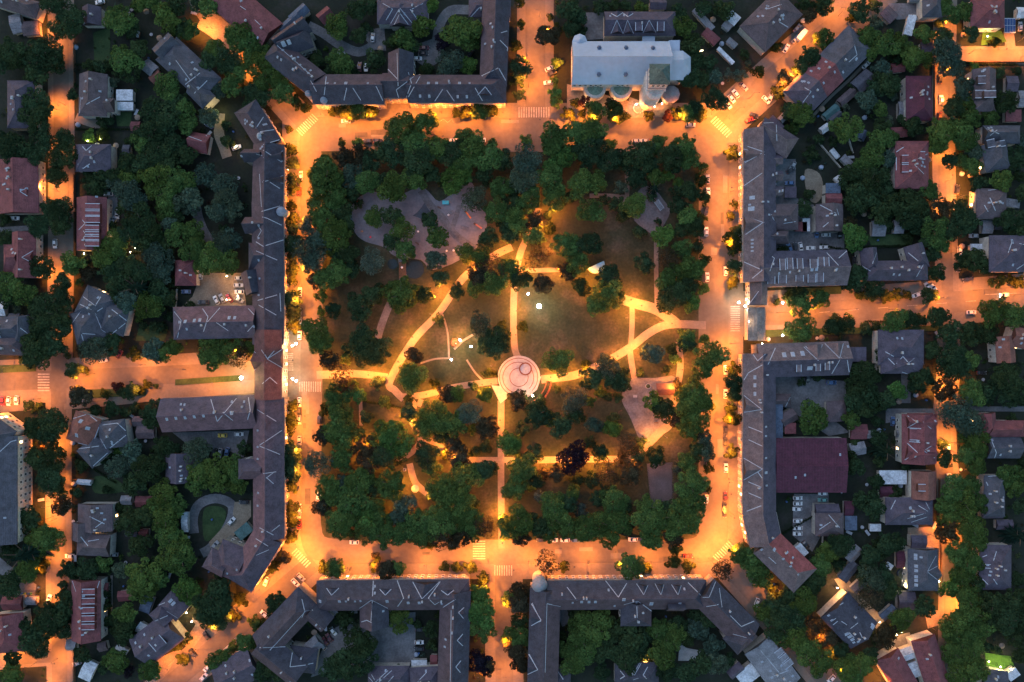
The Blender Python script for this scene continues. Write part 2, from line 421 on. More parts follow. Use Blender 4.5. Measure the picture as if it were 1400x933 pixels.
def shed(X, Y, w, h, deg, col, phrase, e=2.6, r=3.8, ends='gg', name='shed', cat='shed', sk=0):
    """w along deg (counter-clockwise in the picture), h across"""
    dx, dy = math.cos(R(deg))*w/2, -math.sin(R(deg))*w/2
    o = building(name, None, cat, '', f'{X-dx},{Y-dy},{X+dx},{Y+dy},{h}{ends}', col, e, r, ch=0, sk=sk, ridge_cap=False)
    PENDING[-1] = (PENDING[-1][0], phrase, cat, None, PENDING[-1][4]); return o
# ------------------------------------------------------------------ trees
def crown_mesh(name, seed, n=1150, lobes=9, flat=.8, leaf=.15, gap=.0, kind='round'):
    r = np.random.default_rng(seed)
    C = [np.zeros(3)]; RR = [.72]
    for i in range(lobes):
        a = 2*math.pi*(i+r.random()*.7)/lobes; d = r.uniform(.36, .8)
        C.append(np.array([math.cos(a)*d, math.sin(a)*d, r.uniform(-.25, .35)])); RR.append(r.uniform(.17, .43))
    for i in range(3):
        C.append(np.array([r.uniform(-.3,.3), r.uniform(-.3,.3), r.uniform(.3,.5)])); RR.append(r.uniform(.28, .4))
    C = np.array(C); RR = np.array(RR)
    tone = r.uniform(.72, 1.28, len(C))
    w = RR**2; w[0] *= .6; idx = r.choice(len(C), n, p=w/w.sum())
    u = r.normal(size=(n, 3)); u[:, 2] = np.abs(u[:, 2])*np.where(r.random(n) < .78, 1, -1)
    u /= np.linalg.norm(u, axis=1)[:, None]
    rad = RR[idx]*(1-.32*r.random(n)**1.6)
    p = C[idx]+u*rad[:, None]; p[:, 2] *= flat
    nrm = u+r.normal(size=(n, 3))*.42; nrm[:, 2] += .25; nrm /= np.linalg.norm(nrm, axis=1)[:, None]
    t = np.cross(nrm, r.normal(size=(n, 3))); t /= np.linalg.norm(t, axis=1)[:, None]; s = np.cross(nrm, t)
    sz = leaf*r.uniform(.5, 1.15, n)[:, None]
    asp = r.uniform(.55, .95, n)[:, None]
    # a leaf spray: five-cornered, bent patch
    k = [(-.9,-.35),(-.1,-.6),(.95,-.1),(.35,.62),(-.6,.5)]
    V = np.stack([p+t*sz*a+s*sz*asp*b-nrm*sz*(.25*(a*a+b*b)) for a, b in k], 1).reshape(-1, 3)
    tint = tone[idx]*r.uniform(.62, 1.38, n)
    hue = r.uniform(-.12, .12, n)
    colr = np.stack([tint*(1+hue), tint, tint*(1-hue*.6), np.ones(n)], 1)
    return V, 5, colr
def conifer_mesh(seed, n=700):
    r = np.random.default_rng(seed); V = []; T = []
    tiers = 11
    for i in range(tiers):
        f = i/(tiers-1); rr = 1.0-.9*f; z = -.9+1.8*f; m = int(13-6*f); a0 = r.random()*6
        for j in range(m):
            a = a0+2*math.pi*j/m+r.uniform(-.12,.12); ln = rr*r.uniform(.82, 1.05)
            d = np.array([math.cos(a), math.sin(a), 0]); q = np.array([-d[1], d[0], 0])
            for s0, s1 in ((.05,.4),(.3,.7),(.6,1.)):
                w0 = .10*(1-s0*.6); w1 = .085*(1-s1*.75)
                drop = -.22
                A = d*ln*s0+np.array([0,0,z+drop*s0*s0]); B = d*ln*s1+np.array([0,0,z+drop*s1*s1])
                V += [A-q*w0, A+q*w0, B+q*w1+np.array([0,0,.02]), B, B-q*w1]; T.append(r.uniform(.6, 1.35))
    V = np.array(V); T = np.array(T); c = np.stack([T, T, T, np.ones(len(T))], 1)
    return V, 5, c
def leafy(name, V, k, colr, m):
    me = bpy.data.meshes.new(name); nf = len(V)//k
    me.vertices.add(len(V)); me.vertices.foreach_set('co', np.ascontiguousarray(V, dtype=np.float32).ravel())
    me.loops.add(nf*k); me.loops.foreach_set('vertex_index', np.arange(nf*k, dtype=np.int32))
    me.polygons.add(nf); me.polygons.foreach_set('loop_start', np.arange(0, nf*k, k, dtype=np.int32))
    me.update(calc_edges=True)
    at = me.color_attributes.new('tint', 'FLOAT_COLOR', 'POINT'); at.data.foreach_set('color', np.repeat(colr, k, 0).astype(np.float32).ravel())
    me.materials.append(M[m]); return me
FINE = [crown_mesh('c', 110+i, n=2300, lobes=8+i % 6, flat=.75+.05*(i % 4), leaf=.088) for i in range(14)]
SPARSE = [crown_mesh('c', 140+i, n=620, lobes=12, flat=.85, leaf=.085) for i in range(5)]
RAW = [crown_mesh('c', 10+i, n=1250, lobes=7+i % 5, flat=.75+.05*(i % 4), leaf=.125) for i in range(10)]
FEATH = [crown_mesh('c', 40+i, n=1900, lobes=13, flat=.8, leaf=.075) for i in range(4)]
SMALL = [crown_mesh('c', 60+i, n=560, lobes=6, flat=.85, leaf=.17) for i in range(6)]
CONI = [conifer_mesh(80+i) for i in range(3)]
CROWN = [leafy('crown', *x, 'leaf') for x in FINE]; CSPARSE = [leafy('crown', *x, 'leaf') for x in SPARSE]; CFEATH = [leafy('crown', *x, 'leaf') for x in FEATH]
CSMALL = [leafy('crown', *x, 'leaf') for x in SMALL]; CCONI = [leafy('crown', *x, 'leaf') for x in CONI]
def trunk_mesh(seed):
    b = MB(); r = random.Random(seed)
    b.tube((0,0,-.05), (0,0,.55), .045, 7, r2=.034); b.tube((0,0,.55), (.03,.02,.8), .034, 7, r2=.02)
    for k in range(5):
        a = k*1.256+r.random(); z = .4+.07*k; b.tube((0,0,z), (math.cos(a)*.3, math.sin(a)*.3, z+.28), .017, 5, r2=.007)
    return b.mesh('trunk', ['bark'])
TRUNK = [trunk_mesh(i) for i in range(3)]
TC = {'d':(.035,.060,.028),'g':(.072,.118,.034),'b':(.075,.140,.036),'t':(.060,.092,.064),'p':(.020,.016,.024),'y':(.040,.052,.016),'c':(.017,.036,.026),
      'r':(.06,.024,.022),'n':(.050,.044,.026),'l':(.075,.10,.075)}
TNAME = {'d':'dark green','g':'mid green','b':'bright green','t':'silvery green','p':'purple leaved','y':'yellowish green','c':'dark','r':'reddish','n':'brownish','l':'pale whitish'}
TREES = []   # px, D in metres, code
def trees(s):
    for t in s.replace(';', ' ').split():
        q = t.split(','); TREES.append((Z(float(q[0]), float(q[1])), float(q[2])/Q*S, q[3]))
def is_shrub(D, c): return c != 'c' and D < 6.2
def plant_all(max_trees=296):
    big = [t for t in TREES if not is_shrub(t[1], t[2]) and t[2] != 'c']; big.sort(key=lambda t: -t[1]*(1 if t[2] != 'd' else .97))
    rest = []
    keep = {id(t) for t in big[:max_trees]}
    for t in TREES:
        if t[2] == 'c' or is_shrub(t[1], t[2]) or id(t) in keep: make_tree(*t)
        else: rest.append(t)
    Vs, Cs = [], []
    for (px, D, c) in rest:
        hgt, R_, hc, base = tree_dims(D, c); g = W(px, base+hc*.5)
        V, k, colr = random.choice(RAW); a = random.random()*6.28; ca, sa = math.cos(a), math.sin(a)
        q = np.stack([(V[:,0]*ca-V[:,1]*sa)*R_+g.x, (V[:,0]*sa+V[:,1]*ca)*R_+g.y, V[:,2]*hc*.5+base+hc*.5], 1); Vs.append(q)
        col = np.array([*vary(TC[c]), 1]); Cs.append(colr*col)
    if Vs:
        o = link('tree_canopy', leafy('tree_canopy', np.concatenate(Vs), 5, np.concatenate(Cs), 'leafmass'))
        o['kind'] = 'stuff'; o['label'] = 'crowns of the smaller trees massed in the gardens and the park'
def vary(c, a=.22):
    k = random.uniform(1-a, 1+a); h = random.uniform(-.1, .1); return (c[0]*k*(1+h), c[1]*k, c[2]*k*(1-h))
def tree_dims(D, c):
    R_ = D/2*1.3
    if c == 'c': hgt = D*1.5+3; return hgt, R_, hgt*.9, hgt*.1
    if is_shrub(D, c): hgt = min(5.5, .75*D+.8); return hgt, R_, hgt*.92, .08*hgt
    hgt = min(16.5, .72*D+3.4); hc = hgt*.74; return hgt, R_, hc, hgt-hc
def make_tree(px, D, c):
    hgt, R_, hc, base = tree_dims(D, c); g = W(px, base+hc*.55)
    if 470 < px[0] < 660 and 262 < px[1] < 362: R_ *= .85
    sh = is_shrub(D, c)
    if c == 'c': nm, me = 'conifer_tree', random.choice(CCONI)
    elif sh: nm, me = ('street_tree' if near_street(px) else 'shrub'), random.choice(CSMALL)
    else: nm, me = 'broadleaf_tree', random.choice(CFEATH if c in 'tlr' else CSPARSE if c == 'n' else CROWN)
    if nm == 'street_tree': hgt += 1.2; base += 1.2; g = W(px, base+hc*.55)
    rt = root(nm, (g.x, g.y, 0), random.random()*6.28)
    if nm != 'shrub':
        t = link('trunk', random.choice(TRUNK), rt); t.scale = (hgt*.9, hgt*.9, hgt*.95)
    k = link('crown', me, rt, (0, 0, base+hc*.5), vary(TC[c])); k.scale = (R_, R_*random.uniform(.92, 1.06), hc*.5)
    size = ('huge' if D > 12.2 else 'large' if D > 9.6 else 'mid sized' if D > 7.2 else 'small') if not sh else ('bushy' if D > 4.4 else 'little')
    kindw = {'conifer_tree':'conifer','broadleaf_tree':'tree','street_tree':'street tree','shrub':'shrub'}[nm]
    later(rt, f'{size} {TNAME[c]} {kindw}', {'conifer':'conifer','street tree':'street tree'}.get(kindw, kindw), px, {'broadleaf_tree':'trees in the gardens and the park','street_tree':'small trees along the pavements','shrub':'shrubs in the gardens and the park','conifer_tree':'conifers among the other trees'}[nm])
def near_street(px):
    x, y = px
    return (386 < x < 442 and 130 < y < 800) or (962 < x < 1018 and 130 < y < 800) or (395 < x < 1000 and (132 < y < 203 or 742 < y < 792)) or (705 < x < 770 and y < 140) or (640 < x < 720 and y > 790)

# ------------------------------------------------------------------ cars
def car_meshes():
    L, w = 2.15, .88
    b = MB()
    prof = [(-2.12,.30),(-2.15,.62),(-2.05,.86),(-1.45,.93),(-1.15,.95),(1.0,.95),(1.9,.80),(2.12,.62),(2.14,.32)]
    lo = [(x, .28) for x, z in prof]
    for s in (1, -1):
        for (x0, z0), (x1, z1) in zip(prof[:-1], prof[1:]):
            k0 = .93 if abs(x0) > 1.8 else 1; k1 = .93 if abs(x1) > 1.8 else 1
            q = [(x0, s*w*k0, .28), (x1, s*w*k1, .28), (x1, s*w*k1, z1), (x0, s*w*k0, z0)]
            b.face(q if s < 0 else q[::-1])
    for (x0, z0), (x1, z1) in zip(prof[:-1], prof[1:]):
        k0 = .93 if abs(x0) > 1.8 else 1; k1 = .93 if abs(x1) > 1.8 else 1
        b.face([(x0, -w*k0, z0), (x1, -w*k1, z1), (x1, w*k1, z1), (x0, w*k0, z0)])
    b.face([(-1.25,-.66,1.46),(.35,-.66,1.47),(.35,.66,1.47),(-1.25,.66,1.46)])    # roof panel
    for s in (1,-1):
        b.tube((.35,s*.66,1.45),(1.05,s*.78,.95),.05,4); b.tube((-1.25,s*.66,1.44),(-1.85,s*.76,.92),.06,4); b.tube((-.4,s*.67,1.45),(-.4,s*.8,.95),.05,4)
        b.box((.75,s*.98,1.0),(.2,.16,.12))
    body = b.mesh('body', ['car'])
    g = MB()
    g.face([(.36,-.64,1.455),(1.08,-.77,.955),(1.08,.77,.955),(.36,.64,1.455)])
    g.face([(-1.26,.64,1.45),(-1.86,.74,.925),(-1.86,-.74,.925),(-1.26,-.64,1.45)])
    for s in (1,-1):
        q = [(.34,s*.655,1.45),(1.04,s*.79,.955),(-1.84,s*.77,.93),(-1.24,s*.655,1.445)]; g.face(q if s > 0 else q[::-1])
    glass = g.mesh('window', ['glass'])
    t = MB(); t.tube((0,-.1,0),(0,.1,0),.32,12); t.tube((0,.1,0),(0,-.1,0),.32,12); wheel = t.mesh('wheel', ['rubber'])
    h = MB(); h.box((0,0,0),(.12,.36,.16)); head = h.mesh('headlight', ['chrome'])
    h = MB(); h.box((0,0,0),(.1,.34,.16)); tail = h.mesh('tail_light', ['taillens'])
    h = MB(); h.box((0,0,0),(.14,.4,.2)); on = h.mesh('headlight', ['headlight'])
    return body, glass, wheel, head, tail, on
CB, CG, CW, CH, CT, CON = car_meshes()
CARC = {'w':(.62,.63,.64),'d':(.03,.03,.035),'r':(.3,.03,.035),'m':(.10,.025,.035),'b':(.06,.12,.25),'s':(.3,.31,.33),'y':(.6,.42,.05),'t':(.12,.3,.28)}
CARN = {'w':'white','d':'black','r':'red','m':'dark red','b':'blue','s':'silver grey','y':'yellow','t':'teal'}
def cars(s, on=False):
    for t in s.split():
        q = t.split(','); px = Z(float(q[0]), float(q[1])); g = W(px, .8); c = q[3]
        big = len(q) > 4 and q[4] == 'v'
        rt = root('parked_car', (g.x, g.y, .14), R(float(q[2])))
        if rnd.random() < .5: rt.rotation_euler[2] += math.pi
        if c == 'w' and rnd.random() < .25: c = 's'
        if big: rt.scale = (1.12, 1.08, 1.35)
        link('body', CB, rt, (0,0,0), CARC[c]); link('window', CG, rt)
        for x in (1.35, -1.3):
            for y in (.80, -.80): link('wheel', CW, rt, (x, y, .32))
        for y in (.6, -.6): link('headlight', CON if on else CH, rt, (2.1, y, .62)); link('tail_light', CT, rt, (-2.12, y, .72))
        where = 'parked'
        later(rt, f'{CARN[c]} {"van" if big else "car"} {"driving with its headlights on" if on else where}', 'van' if big else 'car', px, 'parked cars')
rnd = random.Random(3)
def truck(X, Y, deg, px=None):
    g = WZ(X, Y, 1.5); rt = root('delivery_truck', (g.x, g.y, .06), R(deg))
    b = MB(); b.box((-.9,0,1.75),(4.6,2.3,2.3)); b.obj('cargo_box','obj',rt,col=(.7,.7,.7))
    b = MB(); b.box((2.35,0,1.05),(1.5,2.1,1.3)); b.box((2.15,0,1.95),(1.05,1.95,.55)); b.obj('cab','obj',rt,col=(.6,.6,.62))
    b = MB(); b.face([(2.7,-.9,2.2),(3.05,-.95,1.7),(3.05,.95,1.7),(2.7,.9,2.2)]); b.obj('windscreen','glass',rt)
    for x in (2.2,-2.2):
        for y in (1.,-1.): o = link('wheel', CW, rt, (x,y,.42)); o.scale = (1.3,1.3,1.3)
    tag(rt, 'white box truck parked on the orange lit street below the brown roofed house', 'truck')

# ------------------------------------------------------------------ lamps
PW = 1.12
SOD = (1.0, .245, .024); WARM = (1.0, .62, .30); WHITE = (1.0, .58, .24); COOL = (1.0, .66, .36)
def lamp_light(parent, loc, power, colr, rad=.22, cone=None):
    l = bpy.data.lights.new('lamp_light', 'SPOT' if cone else 'POINT')
    if cone: l.spot_size = R(cone); l.spot_blend = .45
    l.energy = power*PW; l.color = colr; l.shadow_soft_size = rad
    o = bpy.data.objects.new('lamp_light', l); COL.objects.link(o); o.parent = parent; o.location = loc
def street_lamp_meshes():
    b = MB(); b.tube((0,0,-.05),(0,0,1.2),.11,8); b.tube((0,0,1.2),(0,0,8.4),.075,8,r2=.055); pole = b.mesh('pole', ['steel'])
    b = MB(); b.tube((0,0,8.3),(1.1,0,8.75),.045,6); b.tube((1.1,0,8.75),(1.75,0,8.72),.045,6); arm = b.mesh('arm', ['steel'])
    b = MB(); b.lathe((1.9,0,8.62),[(.0,.2),(.16,.16),(.24,0),(.24,-.04)],12); head = b.mesh('lamp_head', ['steel'])
    b = MB(); b.lathe((1.9,0,8.5),[(.0,-.12),(.1,-.08),(.13,.06),(.0,.09)],10); bulb = b.mesh('bulb', ['bulb'])
    return pole, arm, head, bulb
SL = street_lamp_meshes()
def park_lamp_meshes():
    b = MB(); b.tube((0,0,-.05),(0,0,.8),.09,8); b.tube((0,0,.8),(0,0,4.3),.05,8); pole = b.mesh('pole', ['steel'])
    b = MB(); b.lathe((0,0,4.75),[(.0,.16),(.2,.06),(.36,-.06)],12); head = b.mesh('lamp_head', ['steel'])
    b = MB(); b.lathe((0,0,4.5),[(.0,-.18),(.13,-.1),(.15,.08),(.0,.16)],10); bulb = b.mesh('bulb', ['bulb'])
    b = MB(); b.lathe((0,0,4.6),[(.0,-.42),(.3,-.3),(.44,0),(.3,.3),(.0,.42)],14); globe = b.mesh('globe', ['whitebulb']); globe2 = b.mesh('globe', ['coolbulb'])
    return pole, head, bulb, globe, globe2
PL = park_lamp_meshes()
def street_lamp(x, y, p=1.0, deg=None, colr=SOD, cone=160, hs=.96):
    if deg is None:
        if 390 < x < 408: x += 13
        elif 994 < x < 1013: x -= 13
        if y < 158: y += 12
        elif y > 766: y -= 11
    g = W((x, y)); 
    if deg is None: d = -g if max(abs(g.x)/115, abs(g.y)/115) > .75 else g; a = math.atan2(d.y, d.x); a = round(a/(math.pi/2))*(math.pi/2)
    else: a = R(deg)
    rt = root('street_lamp', (g.x-1.9*math.cos(a), g.y-1.9*math.sin(a), .1), a)
    for k in (link('pole', SL[0], rt), link('arm', SL[1], rt)): k.scale = (1, 1, hs)
    h = link('lamp_head', SL[2], rt); h.location = (0, 0, 8.62*(hs-1)); link('bulb', SL[3], h)
    lamp_light(rt, (1.9, 0, 8.3+8.62*(hs-1)), 4700*p*(hs/1.1)**2, colr, .22, cone)
    later(rt, 'glowing street lamp', 'street lamp', (x, y), 'street lamps')
def park_lamp(x, y, p=1.0, colr=SOD):
    g = W((x, y)); rt = root('park_lamp', (g.x, g.y, .1))
    link('pole', PL[0], rt).scale = (1, 1, 1.28); h = link('lamp_head', PL[1], rt, (0,0,1.25)); link('bulb', PL[2], h)
    lamp_light(rt, (0, 0, 5.55), 3900*p, colr, .15)
    later(rt, 'hooded park lamp', 'park lamp', (x, y), 'hooded lamps in the park')
def globe_lamp(x, y, p=1.0, cool=False, colr=None, sc=1.):
    g = W((x, y), 4.6); rt = root('globe_lamp', (g.x, g.y, .1))
    link('pole', PL[0], rt); o = link('globe', PL[4 if cool else 3], rt)
    if sc != 1.: o.scale = (sc, sc, 1); 
    lamp_light(rt, (0, 0, 5.5), 620*p, colr or (COOL if cool else WHITE), .3)
    later(rt, 'bright '+('cool' if cool else 'white')+' globe lamp', 'globe lamp', (x, y), 'white globe lamps')
def wall_lamp(x, y, p, colr=WARM, h=3.2):
    g = W((x, y), h); rt = root('yard_lamp', (g.x, g.y, .05))
    b = MB(); b.tube((0,0,-.05),(0,0,h-.15),.05,6); b.obj('pole','steel',rt)
    b = MB(); b.lathe((0,0,h),[(0,-.2),(.17,-.1),(.17,.1),(0,.2)],10); b.obj('globe','whitebulb' if colr != SOD else 'bulb',rt)
    lamp_light(rt, (0, 0, h+.45), 420*p, colr, .15)
    later(rt, 'warm yard lamp lit after dark', 'yard lamp', (x, y), 'yard lamps')

# ------------------------------------------------------------------ labels made of landmarks
def finish_labels():
    used = set(o['label'] for o in SC.objects if o.get('label'))
    pts = LM
    for (o, phrase, cat, group, px) in PENDING:
        P = Vector(px); ds = sorted(((Vector(q)-P).length, n, Vector(q)-P) for n, q in pts if (Vector(q)-P).length > 1.)
        cands = []
        for i, (d1, n1, v1) in enumerate(ds[:7]):
            for d2, n2, v2 in ds[:40]:
                if n2 == n1: continue
                if v1.dot(v2) < -.5*d1*d2: cands.append((d1+d2*.7, f'{phrase} between the {n1} and the {n2}')); 
            cands.append((d1*1.6+25, f'{phrase} close to the {n1}'))
        cands.sort()
        for d1, n1, v1 in ds[:6]:
            for d2, n2, v2 in ds[:12]:
                if n2 != n1: cands.append((0, f'{phrase} near the {n1} and the {n2}'))
        for _, t in cands:
            if t not in used and len(t.split()) <= 16: break
        used.add(t); tag(o, t, cat, group)
# ================================================================== THE SETTING
b = MB(); b.poly([Vector((-1800,-1800)), Vector((1800,-1800)), Vector((1800,1800)), Vector((-1800,1800))], 0); structure(b.obj('ground', 'ground'))
# pavements beside the streets, then the carriageways on top
for nm, pts, w in (('north', [(732,-20),(732,170)], 50), ('south', [(688,740),(690,960)], 52), ('west', [(-20,523),(200,516),(400,505)], 60), ('east', [(1000,430),(1150,424),(1420,404)], 62),
                   ('northeast', [(985,170),(1095,72),(1210,-20)], 56), ('southwest', [(425,770),(340,845),(205,960)], 52), ('southeast', [(985,765),(1060,850),(1150,960)], 40), ('northwest', [(418,172),(350,95),(285,10),(275,-20)], 40)):
    road('pavement', pts, w, 'paving')
for pts, w in (([(83,-20),(84,300),(80,600),(82,960)], 36), ([(1293,-20),(1290,200),(1297,480),(1291,580),(1299,720),(1297,960)], 32), ([(1290,76),(1420,76)], 25), ([(-20,905),(88,897)], 24)):
    road('pavement', pts, w, 'paving')
ring = [(386,152),(440,141),(700,141),(1000,141),(1016,170),(1016,760),(1000,790),(700,792),(420,792),(386,755)]
ground_sheet('pavement', ring, 'paving')
road('road', [(732,-20),(732,170)], 27, 'asphalt'); road('road', [(688,740),(690,960)], 24, 'asphalt'); road('road', [(-20,523),(200,514),(390,505)], 25, 'asphalt')
road('road', [(1010,432),(1150,425),(1420,404)], 29, 'asphalt'); road('road', [(980,172),(1095,72),(1210,-20)], 25, 'asphalt'); road('road', [(430,768),(340,845),(205,960)], 25, 'asphalt')
road('road', [(985,765),(1060,850),(1150,960)], 20, 'asphalt'); road('road', [(418,172),(350,95),(285,10),(275,-20)], 20, 'asphalt')
road('road', [(83,-20),(84,300),(80,600),(82,960)], 21, 'asphalt'); road('road', [(1293,-20),(1290,200),(1297,480),(1291,580),(1299,720),(1297,960)], 16, 'asphalt')
road('road', [(1295,76),(1420,76)], 16, 'asphalt'); road('road', [(-20,905),(86,897)], 15, 'asphalt')
ground_sheet('road', smooth_closed([(411,180),(440,160),(560,160),(700,161),(860,161),(965,160),(995,182),(996,300),(996,480),(996,640),(994,740),(972,768),(860,770),(700,771),(560,771),(450,769),(413,745),(411,640),(411,480),(411,320)], 5), 'asphalt')
# the park: a kerbed path all round and the lawns inside it
slab('pavement', smooth_closed([(446,198),(560,199),(700,200),(850,200),(948,199),(963,216),(963,300),(963,480),(963,640),(962,725),(945,744),(850,745),(690,745),(540,745),(452,744),(431,722),(432,600),(433,480),(433,320),(432,212)], 4), 'path', .12)
LZ = .128
lz = [LZ]
def park(nm, pts, m):
    lz[0] += .004; return ground_sheet(nm, pts, m, lz[0])
park('lawn', smooth_closed([(452,207),(560,207),(700,208),(850,208),(942,207),(955,220),(955,300),(955,480),(955,640),(954,720),(940,737),(850,738),(690,738),(540,738),(458,737),(439,716),(440,600),(441,480),(441,320),(440,220)], 4), 'lawn')
M['patchdark'] = noise_mat('fresh_asphalt', (.06,.058,.056), (.085,.082,.08), .4, fine=.08); M['patchpale'] = noise_mat('worn_asphalt', (.13,.125,.118), (.165,.158,.148), .4, fine=.08)
sheet(1,1)
play = [Z(*p) for p in nums('510,230 560,150 640,115 720,150 800,130 890,90 940,115 1000,170 1090,110 1150,60 1190,90 1180,180 1250,230 1255,330 1210,400 1130,430 1110,490 960,545 900,490 760,470 700,420 600,390 540,340')]
park('sand_playground', smooth_closed(play, 3), 'sand')
park('path', strip_pts(smooth([Z(900,110),Z(950,190),Z(1010,250),Z(1065,330),Z(1140,395),Z(1200,430)]), 10), 'yard')
park('path', strip_pts(smooth([Z(1110,190),Z(1090,260),Z(1065,330)]), 7), 'yard')
park('path', strip_pts(smooth([Z(795,480),Z(800,600),Z(735,720),Z(690,830),Z(660,930)]), 10), 'yard')
park('pond', circle(Z(865,540), 13, 24), 'water'); park('pond', circle(Z(745,512), 7, 20), 'water')
def path(pts, w, m='path', k=5): return park('path', strip_pts(smooth(pts, k), w), m)
path([(710,492),(703,470),(703,395),(712,345),(728,312),(736,285)], 9)
path([(706,371),(735,370),(765,369)], 6)
path([(700,338),(672,352),(633,381),(600,428),(565,466),(533,521),(540,534),(552,546)], 10)
path([(483,511),(508,513),(530,516)], 10); path([(433,513),(483,511)], 11)
path([(548,543),(580,540),(625,529),(680,521)], 9)
path([(740,519),(760,517),(790,512),(830,494),(862,475),(888,455),(915,444),(965,445)], 11)
path([(850,409),(868,415),(898,424),(925,443)], 14); path([(864,412),(864,445),(862,476)], 7)
path([(861,478),(864,500),(868,520)], 8); path([(928,468),(930,500),(927,525)], 9)
park('paved_square', smooth_closed([(864,518),(895,517),(926,517),(922,560),(914,580),(898,598),(886,612),(875,603),(862,572),(850,548),(853,532)], 3), 'yard')
path([(887,606),(903,590),(916,578),(924,540)], 11)
path([(897,318),(897,370),(898,420)], 6)
path([(857,232),(857,268),(850,283)], 6); path([(806,268),(830,268),(857,270)], 6); path([(856,270),(868,285),(880,305)], 6)
park('paved_square', smooth_closed([(872,262),(890,255),(908,275),(916,290),(905,312),(896,322),(876,310),(866,298),(878,285)], 3), 'yard')
path([(685,548),(685,600),(685,660),(686,750)], 9); path([(646,629),(668,629),(702,629)], 8)
path([(692,631),(742,629),(805,628),(860,626),(885,610)], 9)
path([(553,546),(566,552),(563,575),(575,598),(566,616),(542,632)], 8)
path([(560,634),(568,660),(586,676)], 9); path([(580,600),(600,608),(614,622),(648,630)], 8); path([(493,545),(494,582)], 5)
path([(576,546),(572,556)], 7)
path([(605,430),(612,455),(614,490)], 2.5); path([(575,497),(595,491),(617,490)], 2.5); path([(638,492),(650,510),(662,522)], 2.5); path([(621,478),(632,467),(650,456)], 3)
# the terraced round plaza
pc = (709.5, 515.5)
park('round_plaza', circle(pc, 29), 'stone'); park('plaza_fan', [(681,515),(683,528),(672,527),(684,552),(699,540),(722,543),(734,533),(740,515)], 'stone')
for r0, cx, cy in ((26.5, 709, 516), (21.5, 708.5, 516.5), (13, 709.5, 516)):
    b = MB(); 
    for i in range(48):
        if r0 > 20 and 5 < i < 9: continue
        a0, a1 = 2*math.pi*i/48, 2*math.pi*(i+1)/48
        P = lambda r, a: W((cx+r*math.cos(a), cy+r*math.sin(a)))
        b.prism([P(r0,a0), P(r0,a1), P(r0-.9,a1), P(r0-.9,a0)], .1, .32)
    structure(b.obj('paving_ring', 'brickred'))
# ball court
cq = [(886,636),(917,633),(917,690),(893,693),(882,672)]
park('ball_court', [(884,634),(918,632),(919,691),(890,693)], 'dark')
b = MB()
g4 = [W(p) for p in ((884,634),(918,632),(919,691),(890,693))]
fr = root('court_fence', (g4[0].x, g4[0].y, .12)); o0 = g4[0]
pb, nb = MB(), MB()
for i in range(4):
    p, q = g4[i]-o0, g4[(i+1)%4]-o0; n = max(2, int((q-p).length/3))
    for k in range(n): v = p+(q-p)*k/n; pb = MB(); pb.tube((v.x,v.y,0),(v.x,v.y,3.2),.05,6); pb.obj('post','steel',fr)
    for zz in np.arange(.3, 3.2, .35): nb.tube((p.x,p.y,zz),(q.x,q.y,zz),.018,4)
nb.obj('wire_mesh','steel',fr)
tag(fr, 'tall grey wire fence round the dark ball court in the park', 'fence'); LM.append(('fenced ball court', (902,662)))
# courtyards, car parks, drives
sheet(1,0); Y = lambda s: [Z(*p) for p in nums(s)]
road('drive', Y('285,140 370,185 460,245 560,285 640,250'), 13, 'yard'); road('drive', Y('1160,55 1060,60 1005,130 985,230 970,330'), 13, 'yard'); ground_sheet('drive', Y('560,170 700,150 710,280 640,270'), 'yard'); ground_sheet('drive', Y('890,240 1000,200 1010,330 940,380 880,340'), 'yard')
sheet(0,0); road('drive', Y('1200,620 1195,730 1220,800 1240,860'), 14, 'tan'); ground_sheet('lawn', Y('510,180 600,150 605,340 515,345'), 'grass'); ground_sheet('lawn', Y('630,615 720,610 715,690 640,690'), 'grass'); road('drive', Y('415,640 480,665 560,690'), 12, 'paving')
road('drive', Y('1100,100 1180,150 1240,210'), 30, 'tan')
sheet(0,1); ground_sheet('car_park', Y('985,750 1050,690 1100,560 1320,560 1345,745'), 'tan'); road('drive', Y('1070,190 1080,250 1110,330 1150,390'), 13, 'yard'); ground_sheet('drive', Y('590,120 640,140 650,280 590,280'), 'yard')
road('path', Y('0,325 160,315'), 7, 'yard'); ground_sheet('lawn', Y('760,850 920,850 900,930 740,930'), 'grass')
sheet(0,2); ground_sheet('courtyard', Y('940,500 1360,490 1330,640 1250,600 1010,555'), 'yard'); road('drive', Y('1060,1050 1055,960 1090,890 1175,860 1260,890 1265,960 1220,1050 1150,1130 1100,1160'), 13, 'yard'); ground_sheet('lawn', smooth_closed(Y('1110,930 1170,900 1230,925 1220,1000 1170,1070 1115,1085')), 'grass')
ground_sheet('car_park', Y('1280,880 1370,870 1370,960 1270,950'), 'tan'); ground_sheet('lawn', smooth_closed(Y('520,740 640,760 680,820 520,830')), 'grass'); road('path', Y('350,360 600,340 860,310'), 8, 'paving'); ground_sheet('car_park', Y('0,300 210,280 215,350 170,380 0,390'), 'paving')
sheet(0,3); ground_sheet('courtyard', Y('1140,170 1280,20 1370,30 1280,130 1160,230'), 'tan'); road('path', Y('610,350 610,600'), 3, 'path'); ground_sheet('drive', Y('0,250 60,300 200,400 200,480 100,440 0,340'), 'yard'); road('drive', Y('1060,570 1100,620 1020,740'), 16, 'tan'); ground_sheet('drive', Y('800,830 1000,740 900,900 860,933'), 'tan')
sheet(1,3); ground_sheet('courtyard', Y('420,640 520,600 640,640 660,560 870,550 870,900 640,890 480,850 300,905 330,820'), 'yard')
